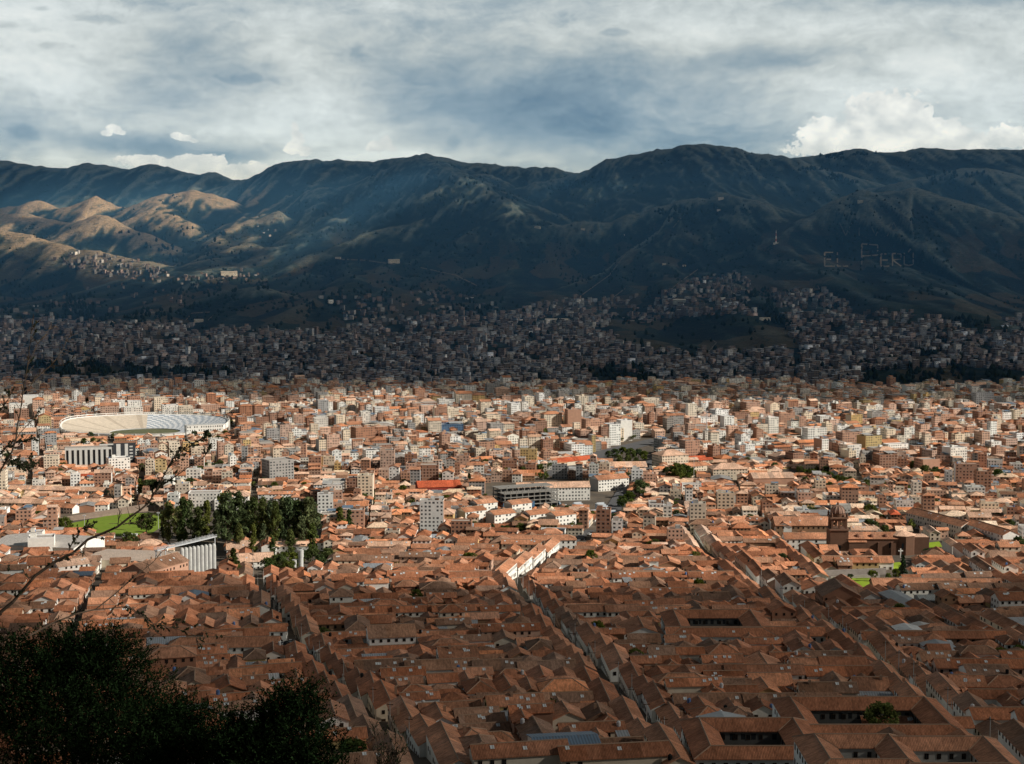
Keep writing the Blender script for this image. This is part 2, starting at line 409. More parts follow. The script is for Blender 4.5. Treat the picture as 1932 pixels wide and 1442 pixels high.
    c = t.ramp(f.clamp(), [(.0, (.004, .011, .013)), (.14, (.010, .020, .018)), (.30, (.028, .042, .038)), (.46, (.062, .073, .062)), (.66, (.118, .122, .098)), (.88, (.20, .185, .145))])
    c = t.mix(1.0, c, t.vec(dry * 6.4 + .60, dry * 4.2 + .82, dry * 2.6 + 1.10), 'MULTIPLY')  # blue tint of the valley haze put into the slope colour
    vo = t.new('ShaderNodeTexVoronoi'); t.link(t.vec(xh * .011 + n2 * .5, yh * .0035, z * .012), vo.inputs['Vector']); vo.inputs['Scale'].default_value = 1.0
    cell = t.e(vo.outputs['Color']).m('FRACT'); low = z.ss(520.0, 120.0)
    c = t.mix(cell.ss(.62, .66) * low * .45, c, (.12, .095, .06)); c = t.mix(cell.ss(.30, .26) * low * .5, c, (.016, .03, .02))
    c = t.mix((ter2.ss(.55, .9)) * (n2.ss(.45, .62)) * .55, c, (.03, .035, .025))
    n4 = t.noise(pos.outputs['Position'], .13, 3, .6)
    c = t.mix(n3.ss(.56, .62) * .6, c, (.008, .017, .013)); c = t.mix(n4.ss(.58, .66) * .55, c, (.007, .014, .011)); c = t.mix(n4.ss(.40, .30) * .4, c, (.16, .135, .09))
    t.link(c, b.inputs['Base Color'])
    bp = t.new('ShaderNodeBump'); bp.inputs['Strength'].default_value = 1.0; bp.inputs['Distance'].default_value = 12
    t.link(n2 * .9 + n3 * .5, bp.inputs['Height']); t.link(bp.outputs[0], b.inputs['Normal']); M['hill'] = m
    m, t, out = new_mat('lawn'); b = principled(t, out, .95, .05); pos = t.new('ShaderNodeNewGeometry')
    n = t.noise(pos.outputs['Position'], .12, 6, .65); n2 = t.noise(pos.outputs['Position'], .6, 3, .6)
    a = attr(t); f = n * 1.0 + n2 * .4 + .3
    c = t.mix(1.0, a.outputs['Color'], t.vec(f, f, f), 'MULTIPLY'); c = t.mix(n.ss(.52, .66) * .5, c, (.17, .13, .05)); t.link(c, b.inputs['Base Color']); M['lawn'] = m
    m, t, out = new_mat('cloud_vapour')
    d = t.new('ShaderNodeBsdfDiffuse'); tr = t.new('ShaderNodeBsdfTranslucent'); d.inputs[0].default_value = (.8, .8, .8, 1); tr.inputs[0].default_value = (.22, .23, .25, 1)
    mx = t.new('ShaderNodeMixShader'); mx.inputs[0].default_value = .5; t.link(d.outputs[0], mx.inputs[1]); t.link(tr.outputs[0], mx.inputs[2])
    tp = t.new('ShaderNodeBsdfTransparent'); m2 = t.new('ShaderNodeMixShader'); m2.inputs[0].default_value = THIN; t.link(mx.outputs[0], m2.inputs[1]); t.link(tp.outputs[0], m2.inputs[2]); t.link(m2.outputs[0], out.inputs[0]); M['cloud'] = m
    m, t, out = new_mat('haze_air'); vs = t.new('ShaderNodeVolumeScatter'); vs.inputs['Color'].default_value = (.11, .34, .72, 1); vs.inputs['Density'].default_value = HAZE; vs.inputs['Anisotropy'].default_value = 0
    t.link(vs.outputs[0], out.inputs['Volume']); M['haze'] = m
    return M
HAZE = 1.7e-4; THIN = .19
M = make_mats()

# ------------------------------------------------------------------ mesh builder
MATS = ['wall', 'tile', 'sheet', 'concrete', 'glass', 'wood', 'bark', 'steel', 'ridge', 'leaf', 'bush', 'lawn']
MI = {k: i for i, k in enumerate(MATS)}
def L3(p): return math.sqrt(p[0] * p[0] + p[1] * p[1] + p[2] * p[2])
def dist3(a, b): return math.sqrt((a[0]-b[0])**2 + (a[1]-b[1])**2 + (a[2]-b[2])**2)
class MB:
    def __init__(s): s.v, s.f, s.c, s.uv, s.m = [], [], [], [], []
    def quad(s, a, b, c, d, col, mat, uv=None):
        i = len(s.v); s.v += (a, b, c, d); s.f.append((i, i + 1, i + 2, i + 3)); s.c.append(col); s.m.append(mat)
        if uv is None:
            l = dist3(a, b); h = dist3(b, c); uv = (0, 0, l, 0, l, h, 0, h)
        s.uv.append(uv)
    def tri(s, a, b, c, col, mat, uv=None):
        i = len(s.v); s.v += (a, b, c); s.f.append((i, i + 1, i + 2)); s.c.append(col); s.m.append(mat)
        if uv is None:
            l = dist3(a, b); uv = (0, 0, l, 0, l / 2, dist3(c, ((a[0]+b[0])/2, (a[1]+b[1])/2, (a[2]+b[2])/2)))
        s.uv.append(uv)
    def ngon(s, pts, col, mat):
        i = len(s.v); s.v += tuple(pts); s.f.append(tuple(range(i, i + len(pts)))); s.c.append(col); s.m.append(mat)
        s.uv.append(tuple(q for p in pts for q in (p[0], p[1])))
    def box(s, fr, x0, x1, y0, y1, z0, z1, col, mat, top=None, topmat=None, uv=None, bottom=False, n=None, fl=None):
        P = [fr(x0, y0), fr(x1, y0), fr(x1, y1), fr(x0, y1)]
        for k in range(4):
            a, b = P[k], P[(k + 1) % 4]
            l = abs(x1 - x0) if k % 2 == 0 else abs(y1 - y0)
            q = None
            if fl: nu = max(1, round(l / 3.0)); q = (0, 0, nu, 0, nu, fl, 0, fl)
            s.quad((a[0], a[1], z0), (b[0], b[1], z0), (b[0], b[1], z1), (a[0], a[1], z1), col, mat, q)
        s.quad(*[(p[0], p[1], z1) for p in P], top or col[:3] + (0,), mat if topmat is None else topmat)
        if bottom: s.quad(*[(p[0], p[1], z0) for p in P[::-1]], col[:3] + (0,), mat)
    def tube(s, p0, p1, r0, r1, col, mat, n=8, cap=True):
        a, b = Vector(p0), Vector(p1); d = (b - a).normalized()
        q = d.orthogonal().normalized(); w = d.cross(q)
        A = [a + (q * math.cos(k * math.tau / n) + w * math.sin(k * math.tau / n)) * r0 for k in range(n)]
        B = [b + (q * math.cos(k * math.tau / n) + w * math.sin(k * math.tau / n)) * r1 for k in range(n)]
        for k in range(n):
            s.quad(tuple(A[k]), tuple(A[(k + 1) % n]), tuple(B[(k + 1) % n]), tuple(B[k]), col, mat)
        if cap: s.ngon([tuple(p) for p in B], col, mat); s.ngon([tuple(p) for p in A[::-1]], col, mat)
    def lathe(s, c, prof, col, mat, n=20):
        for (r0, z0), (r1, z1) in zip(prof, prof[1:]):
            for k in range(n):
                a0, a1 = k * math.tau / n, (k + 1) * math.tau / n
                p = lambda r, z, a: (c[0] + r * math.cos(a), c[1] + r * math.sin(a), c[2] + z)
                if r1 < 1e-4: s.tri(p(r0, z0, a0), p(r0, z0, a1), p(0, z1, 0), col, mat)
                elif r0 < 1e-4: s.tri(p(0, z0, 0), p(r1, z1, a1), p(r1, z1, a0), col, mat)
                else: s.quad(p(r0, z0, a0), p(r0, z0, a1), p(r1, z1, a1), p(r1, z1, a0), col, mat)
    def mesh(s, name, org=(0, 0, 0), smooth=False):
        me = bpy.data.meshes.new(name)
        V = np.array(s.v, dtype=np.float64).reshape(-1, 3) - np.array(org)
        used = sorted(set(s.m)); rm = {k: i for i, k in enumerate(used)}
        ln = np.array([len(f) for f in s.f], dtype=np.int32); tot = int(ln.sum())
        me.vertices.add(len(V)); me.vertices.foreach_set('co', V.astype(np.float32).ravel())
        me.loops.add(tot); me.loops.foreach_set('vertex_index', np.fromiter((i for f in s.f for i in f), dtype=np.int32, count=tot))
        me.polygons.add(len(ln)); me.polygons.foreach_set('loop_start', np.concatenate([[0], np.cumsum(ln)[:-1]]).astype(np.int32))
        me.polygons.foreach_set('material_index', np.array([rm[k] for k in s.m], dtype=np.int32))
        for k in used: me.materials.append(M[MATS[k]])
        me.update(calc_edges=True)
        ul = me.uv_layers.new(name='UVMap'); ul.data.foreach_set('uv', np.fromiter((q for t in s.uv for q in t), dtype=np.float32, count=tot * 2))
        ca = me.attributes.new('Col', 'FLOAT_COLOR', 'FACE'); ca.data.foreach_set('color', np.array([c if len(c) == 4 else tuple(c) + (0,) for c in s.c], dtype=np.float32).ravel())
        if smooth: me.polygons.foreach_set('use_smooth', np.ones(len(ln), dtype=bool))
        return me
    def build(s, name, parent=None, smooth=False, org=None):
        """links the collected faces as one mesh object; a child is placed in its parent's frame"""
        og = org if org is not None else (tuple(parent['_org']) if parent and '_org' in parent else (0, 0, 0))
        me = s.mesh(name, og, smooth); o = bpy.data.objects.new(name, me); COL.objects.link(o)
        if parent: o.parent = parent
        elif org is not None: o.location = org
        return o
ORG = {}
def thing(name, loc, label, cat, group=None):
    o = bpy.data.objects.new(name, None); COL.objects.link(o); o.location = loc; o.empty_display_size = 1
    ORG[o.name] = tuple(loc)
    return tag(o, label, cat, group)
def part(mb, name, parent, smooth=False, label=None):
    """child mesh of a thing (or of one of its parts), built from world coordinates"""
    root = parent
    while root.parent: root = root.parent
    og = ORG.get(root.name, tuple(root.location))
    me = mb.mesh(name, og, smooth); o = bpy.data.objects.new(name, me); COL.objects.link(o); o.parent = parent
    if label: o['label'] = label
    return o
def frame(cx, cy, ang):
    c, s = math.cos(ang), math.sin(ang)
    return lambda x, y: (cx + c * x - s * y, cy + s * x + c * y)
def grid_mesh(name, X, Y, Z, mat, smooth=True, attrs=None, facemask=None):
    ny, nx = X.shape
    me = bpy.data.meshes.new(name)
    V = np.stack([X, Y, Z], -1).reshape(-1, 3).astype(np.float32)
    idx = np.arange(nx * ny).reshape(ny, nx)
    Q = np.stack([idx[:-1, :-1], idx[:-1, 1:], idx[1:, 1:], idx[1:, :-1]], -1).reshape(-1, 4)
    if facemask is not None:
        Q = Q[facemask.ravel()]
        u, inv = np.unique(Q, return_inverse=True); Q = inv.reshape(-1, 4); V = V[u]
    me.vertices.add(len(V)); me.vertices.foreach_set('co', V.ravel())
    me.loops.add(Q.size); me.loops.foreach_set('vertex_index', Q.ravel().astype(np.int32))
    me.polygons.add(len(Q)); me.polygons.foreach_set('loop_start', (np.arange(len(Q)) * 4).astype(np.int32))
    me.materials.append(mat); me.update(calc_edges=True)
    if smooth: me.polygons.foreach_set('use_smooth', np.ones(len(Q), dtype=bool))
    for k, a in (attrs or {}).items():
        at_ = me.attributes.new(k, 'FLOAT', 'POINT'); at_.data.foreach_set('value', a.ravel().astype(np.float32))
    o = bpy.data.objects.new(name, me); COL.objects.link(o); return o

# ------------------------------------------------------------------ ground, hills, haze, cloud deck
def make_ground():
    y = np.concatenate([np.arange(-60, 420, 6.0), np.arange(420, 2900.1, 20.0)])
    s = np.linspace(-1, 1, 90)
    Y, S = np.meshgrid(y, s, indexing='ij')
    X = S * (200 + .62 * np.maximum(Y, 0))
    Z = terrain_z(X, np.minimum(Y, 2880))
    o = grid_mesh('ground', X, Y, Z, M['ground']); tag(o, 'brown and grey valley floor under the city streets', None, None, 'structure')
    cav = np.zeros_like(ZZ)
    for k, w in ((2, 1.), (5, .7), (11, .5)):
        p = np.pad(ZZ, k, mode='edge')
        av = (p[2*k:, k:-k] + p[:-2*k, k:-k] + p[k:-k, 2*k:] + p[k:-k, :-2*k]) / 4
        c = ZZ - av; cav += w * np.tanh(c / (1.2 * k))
    m = YY[:, 0] > 2750
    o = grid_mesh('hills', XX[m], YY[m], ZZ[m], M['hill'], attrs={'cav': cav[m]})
    tag(o, 'dry grassy mountains and foothills behind the city', None, None, 'structure')
make_ground()

LIT = [
  # the sunlit band of the city
  [(-2500,1085),(0,1088),(140,1082),(250,1098),(420,1085),(560,1078),(700,1092),(850,1112),(960,1122),(1100,1110),(1260,1118),(1400,1103),(1500,1114),(1700,1106),(1800,1098),(1932,1102),(4400,1095),
   (4400,778),(1932,777),(1600,774),(1300,769),(1000,764),(700,757),(400,760),(0,762),(-2500,762)],
  [(-20,1112),(120,1108),(170,1140),(120,1180),(60,1205),(-20,1215)], [(560,1128),(640,1122),(690,1140),(620,1150)], [(1250,1128),(1420,1122),(1400,1140),(1290,1142)],
  [(-60,425),(40,436),(110,458),(200,470),(292,490),(332,520),(300,532),(200,522),(90,486),(-60,452)],
  [(30,400),(76,380),(112,398),(177,372),(236,392),(240,402),(170,400),(100,404),(60,402)],
  [(140,424),(203,408),(245,420),(200,436),(150,440)],
  [(252,396),(304,368),(355,358),(400,366),(436,382),(400,392),(352,400),(388,462),(350,458),(300,436),(262,412)],
  [(408,450),(467,420),(527,401),(585,432),(560,446),(500,440),(470,470),(425,470)],
  [(548,455),(634,414),(690,442),(660,456),(600,462),(560,478)],
  [(500,480),(540,470),(570,492),(560,508),(510,512)],
  [(330,520),(420,512),(520,510),(510,524),(400,526),(340,530)],
  [(812,388),(850,352),(884,342),(912,352),(880,378),(850,388)],
  [(1092,378),(1118,356),(1165,348),(1158,366),(1100,386)],
  [(930,398),(960,390),(990,396),(950,406)],
]
CLOUD_H = 2600.0
def make_shade_clouds():  # unseen cloud sheet shaped to cast the shade around the sunlit areas
    st = 30.0
    gx = np.arange(-7000, 11000, st); gy = np.arange(-900, 13200, st)
    CXg, CYg = np.meshgrid(gx, gy)
    tx, ty = SD[0] / SD[2], SD[1] / SD[2]
    z = np.zeros_like(CXg)
    for k in range(14):
        X = CXg - tx * (CLOUD_H - z); Y = CYg - ty * (CLOUD_H - z)
        z = z * .5 + .5 * terrain_z(X, Y)
    X = CXg - tx * (CLOUD_H - z); Y = CYg - ty * (CLOUD_H - z)
    px, py = proj(X, np.maximum(Y, 60), z)
    jx = fbm(X / 260., Y / 260., 5) ; jy = fbm(X / 260. + 50, Y / 260., 5)
    near = Y < 3000
    px = px + jx * np.where(near, 60, 9); py = py + jy * np.where(near, np.where(Y > 1900, 34, 32), 5) - np.where(near, np.where(Y < 1300, 12, 5), 0)
    lit = np.zeros(X.shape, bool)
    for i, p in enumerate(LIT):
        m = inpoly(px, py, p)
        if i > 3:
            for ox, oy in ((9, 0), (-9, 0), (0, 7), (0, -7), (6, 5), (-6, -5)): m |= inpoly(px + ox, py + oy, p)
        lit |= m & (near if i < 4 else ~near)
    lit |= (Y > 930) & (Y < 2650) & (np.abs(X) > .37 * Y)
    # ragged outer margin of the bank
    rim = fbm(CXg / 1500., CYg / 1500., 5)
    inside = (np.abs(X) < .62 * np.maximum(Y, 0) + 500 + 350 * rim) & (Y < 12500) & (Y > -500 + 150 * rim)
    mask = inside & ~lit
    Zc = CLOUD_H + 45 * fbm(CXg / 420., CYg / 420., 5)
    gxm = (mask[:-1, :-1].astype(int) + mask[1:, :-1] + mask[:-1, 1:] + mask[1:, 1:]) >= 3
    o = grid_mesh('shade_cloud_deck', CXg, CYg, Zc, M['cloud'], facemask=gxm)
    tag(o, 'broken grey cloud deck drifting high over the valley', None, None, 'structure')
make_shade_clouds()
def make_haze():
    x0, x1, y0, y1, z0, z1 = -9000, 9000, 2450, 13800, -120, 650
    mb = MB(); mb.box(frame(0, 0, 0), x0, x1, y0, y1, z0, z1, (1, 1, 1, 0), 3, bottom=True)
    o = mb.build('haze'); o.data.materials.clear(); o.data.materials.append(M['haze'])
    tag(o, 'thin blue haze filling the valley air', None, None, 'structure')
make_haze()
# ------------------------------------------------------------------ buildings
def hith(px, py, h):
    """point h metres above the ground on the sight line of a photo point (used to measure footprints)"""
    a, b, c = ray(px, py)
    d = CAMZ + c / b * _hit_y - terrain_z(a / b * _hit_y, _hit_y) - h
    k = int(np.argmax(d < 0)); Y = _hit_y[k]
    if k > 0: Y = _hit_y[k - 1] + d[k - 1] / (d[k - 1] - d[k]) * (_hit_y[k] - _hit_y[k - 1])
    return a / b * Y, Y
TZ = lambda x, y: float(terrain_z(x, y))
WHITE, CREAM, BRICK, BRICK2, PINK, GREY, OCHRE, ADOBE, DKRED, BLUE = (.86,.84,.79), (.74,.64,.51), (.38,.20,.13), (.52,.31,.22), (.64,.43,.33), (.36,.35,.34), (.58,.42,.20), (.30,.19,.12), (.30,.06,.045), (.10,.20,.36)
BROWN_T, TERRA, ORANGE_T, OLD_T, PALE_T, RED_T = (.40,.165,.088), (.48,.225,.130), (.60,.25,.125), (.29,.165,.108), (.70,.45,.32), (.50,.11,.05)
SHEET_W, SHEET_G, SHEET_B, CONC, CONC_D = (.56,.56,.55), (.34,.355,.37), (.16,.25,.36), (.44,.40,.36), (.24,.225,.21)
WNAME = {WHITE: 'white', CREAM: 'cream', BRICK: 'brick', BRICK2: 'orange-brick', PINK: 'pink', GREY: 'grey', OCHRE: 'ochre', ADOBE: 'mud', DKRED: 'dark red', BLUE: 'blue'}
TNAME = {BROWN_T: 'brown', TERRA: 'terracotta', ORANGE_T: 'orange', OLD_T: 'greyish', PALE_T: 'pale salmon', RED_T: 'red', SHEET_W: 'white', SHEET_G: 'grey', SHEET_B: 'blue', CONC: 'concrete', CONC_D: 'dark concrete'}
def jit(R, c, a=.12):
    k = 1 + R.uniform(-a, a); h = R.uniform(-.05, .05)
    return (min(c[0] * k * (1 + h), .9), min(c[1] * k, .9), min(c[2] * k * (1 - h), .9))
def swap(fr): return lambda a, b: fr(b, a)
def gable(W, R_, fr, x0, x1, y0, y1, zb, ze, p, ax, wc, rc, mat, wa=(.0, .0, .0, .0), fl=2, oh=.5, hip=(0, 0), th=0., RC=None, flat_end=False):
    """one wing: four walls and a pitched roof with its ridge along ax; wa = how many windows on the y0, x1, y1, x0 sides"""
    if W is not None:
        for k, (A, B) in enumerate((((x0, y0), (x1, y0)), ((x1, y0), (x1, y1)), ((x1, y1), (x0, y1)), ((x0, y1), (x0, y0)))):
            a, b = fr(*A), fr(*B); l = math.hypot(a[0] - b[0], a[1] - b[1]); nu = max(1, round(l / 2.9))
            vb = -(ze - zb - fl * (ze - zb) / max(fl, 1)); W.quad((a[0], a[1], zb - 3), (b[0], b[1], zb - 3), (b[0], b[1], ze), (a[0], a[1], ze), wc + (wa[k],), MI['wall'], (0, -3 * fl / (ze - zb), nu, -3 * fl / (ze - zb), nu, fl, 0, fl))
    if ax == 'y': f2 = swap(fr); a0, a1, b0, b1 = y0, y1, x0, x1
    else: f2 = fr; a0, a1, b0, b1 = x0, x1, y0, y1
    half = (b1 - b0) / 2; bm = (b0 + b1) / 2; rise = p * half; zr = ze + rise; zo = ze - p * oh
    P = lambda a, b, z: f2(a, b) + (z,)
    if W is not None:
        for h, a in ((hip[0], a0), (hip[1], a1)):
            if not h: W.tri(P(a, b0, ze), P(a, b1, ze), P(a, bm, zr), wc + (0,), MI['wall'])
    i0 = half + oh if hip[0] else 0; i1 = half + oh if hip[1] else 0
    if i0 + i1 > (a1 - a0) + 2 * oh: s_ = ((a1 - a0) + 2 * oh) / (i0 + i1) * .98; i0 *= s_; i1 *= s_
    A0, A1 = a0 - oh, a1 + oh; sl = (half + oh) * math.sqrt(1 + p * p); ln = A1 - A0; t = th
    for b in (b0 - oh, b1 + oh):
        n = int(ln / 5.5) if th and not (hip[0] or hip[1]) and mat == MI['tile'] else 1
        if n > 1:       # the roof was tiled and patched in stretches of different age
            h0 = random.Random(int(abs(A0 * 31 + b * 17 + ze * 101 + ln * 7))); cu = [0] + sorted(h0.uniform(.08, .92) for _ in range(n - 1)) + [1]
            for q0, q1 in zip(cu, cu[1:]):
                k = h0.uniform(.74, 1.24); g = h0.uniform(-.06, .06); a_, b_ = A0 + ln * q0, A0 + ln * q1; c_ = (rc[0] * k * (1 + g), rc[1] * k, rc[2] * k * (1 - g))
                R_.quad(P(a_, b, zo + t), P(b_, b, zo + t), P(b_, bm, zr + t), P(a_, bm, zr + t), c_, mat, (ln * q0, 0, ln * q1, 0, ln * q1, sl, ln * q0, sl))
        else: R_.quad(P(A0, b, zo + t), P(A1, b, zo + t), P(A1 - i1, bm, zr + t), P(A0 + i0, bm, zr + t), rc, mat, (0, 0, ln, 0, ln - i1, sl, i0, sl))
    for h, a, ai in ((hip[0], A0, A0 + i0), (hip[1], A1, A1 - i1)):
        if h: R_.tri(P(a, b0 - oh, zo + t), P(a, b1 + oh, zo + t), P(ai, bm, zr + t), rc, mat)
    if th:
        ed = tuple(min(.8, c * 1.25) for c in rc); un = tuple(c * .5 for c in rc)
        for b in (b0 - oh, b1 + oh):
            R_.quad(P(A0, b, zo), P(A1, b, zo), P(A1, b, zo + t), P(A0, b, zo + t), ed, mat)
            R_.quad(P(A0, b, zo), P(A1, b, zo), P(A1 - i1, bm, zr), P(A0 + i0, bm, zr), un, mat)
        for h, a in ((hip[0], A0), (hip[1], A1)):
            if h: R_.quad(P(a, b0 - oh, zo), P(a, b1 + oh, zo), P(a, b1 + oh, zo + t), P(a, b0 - oh, zo + t), ed, mat)
            else:
                for b in (b0 - oh, b1 + oh):
                    R_.quad(P(a, b, zo), P(a, bm, zr), P(a, bm, zr + t), P(a, b, zo + t), ed, mat)
    if RC is not None and mat == MI['tile']:
        lines = [((A0 + i0, bm, zr + t), (A1 - i1, bm, zr + t))]
        for h, a, ai in ((hip[0], A0, A0 + i0), (hip[1], A1, A1 - i1)):
            if h: lines += [((a, b0 - oh, zo + t), (ai, bm, zr + t)), ((a, b1 + oh, zo + t), (ai, bm, zr + t))]
        for (p0, p1) in lines:
            da, db = p1[0] - p0[0], p1[1] - p0[1]; L = math.hypot(da, db) or 1; na, nb = -db / L * .24, da / L * .24
            for sgn in (1, -1):
                RC.quad(P(p0[0], p0[1], p0[2] + .2), P(p1[0], p1[1], p1[2] + .2), P(p1[0] + na * sgn, p1[1] + nb * sgn, p1[2] - .04), P(p0[0] + na * sgn, p0[1] + nb * sgn, p0[2] - .04), (.4, .26, .18), MI['ridge'])

S_IC = [.16]  # inner court walls darkened: their shade is put into the colour
def court(W, R_, fr, X0, X1, Y0, Y1, w, zb, ze, p, wc, rc, fl=2, oh=.5, th=0., RC=None, inner=.55, ins=None):
    """four wings round an open court, roofs meeting in mitres; w = wing depth or (front, right, back, left)"""
    ws = (w,) * 4 if isinstance(w, (int, float)) else w
    x0, x1, y0, y1 = X0 + ws[3], X1 - ws[1], Y0 + ws[0], Y1 - ws[2]
    P = lambda a, b, z: fr(a, b) + (z,)
    O = [(X0, Y0), (X1, Y0), (X1, Y1), (X0, Y1)]; I = [(x0, y0), (x1, y0), (x1, y1), (x0, y1)]
    if W is not None:
        for ring, al in ((O, .5), (I, inner)):
            for k in range(4):
                A, B = ring[k], ring[(k + 1) % 4]; a, b = fr(*A), fr(*B); nu = max(1, round(math.dist(A, B) / 2.8)); k3 = 3 * fl / (ze - zb)
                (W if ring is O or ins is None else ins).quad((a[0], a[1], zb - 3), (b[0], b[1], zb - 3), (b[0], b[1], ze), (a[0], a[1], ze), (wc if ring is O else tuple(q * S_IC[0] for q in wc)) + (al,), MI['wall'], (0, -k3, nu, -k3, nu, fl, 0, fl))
    wm = sum(ws) / 4
    zr = ze + p * wm / 2; zo = ze - p * oh
    M_ = [((o[0] + i[0]) / 2, (o[1] + i[1]) / 2) for o, i in zip(O, I)]
    sg = [(-1, -1), (1, -1), (1, 1), (-1, 1)]
    OO = [(o[0] + s[0] * oh, o[1] + s[1] * oh) for o, s in zip(O, sg)]; II = [(i[0] - s[0] * oh, i[1] - s[1] * oh) for i, s in zip(I, sg)]
    for ring in (OO, II):
        for k in range(4):
            j = (k + 1) % 4
            l = math.dist(ring[k], ring[j]); lm = math.dist(M_[k], M_[j]); q = (l - lm) / 2; s_ = math.hypot(wm / 2 + oh, zr - zo)
            R_.quad(P(*ring[k], zo + th), P(*ring[j], zo + th), P(*M_[j], zr + th), P(*M_[k], zr + th), rc, MI['tile'], (0, 0, l, 0, l - q, s_, q, s_))
            if th:
                R_.quad(P(*ring[k], zo), P(*ring[j], zo), P(*ring[j], zo + th), P(*ring[k], zo + th), tuple(min(.8, c * 1.25) for c in rc), MI['tile'])
    if RC is not None:
        lines = [(M_[k] + (zr,), M_[(k + 1) % 4] + (zr,)) for k in range(4)] + [(OO[k] + (zo,), M_[k] + (zr,)) for k in range(4)] + [(II[k] + (zo,), M_[k] + (zr,)) for k in range(4)]
        for p0, p1 in lines:
            da, db = p1[0] - p0[0], p1[1] - p0[1]; L = math.hypot(da, db) or 1; na, nb = -db / L * .24, da / L * .24
            for sgn in (1, -1):
                RC.quad(P(p0[0], p0[1], p0[2] + .2 + th), P(p1[0], p1[1], p1[2] + .2 + th), P(p1[0] + na * sgn, p1[1] + nb * sgn, p1[2] - .04 + th), P(p0[0] + na * sgn, p0[1] + nb * sgn, p0[2] - .04 + th), (.4, .26, .18), MI['ridge'])

class Parts(dict):
    """mesh builders by part name; in one-mesh mode every name gives the same builder"""
    def __init__(s, one=None): s.one = one; s.rep = {}
    def g(s, n):
        if s.one is not None: return s.one
        if n not in s: s[n] = MB()
        return s[n]
    def new(s, n):
        if s.one is not None: return s.one
        m = MB(); s.rep.setdefault(n, []).append(m); return m

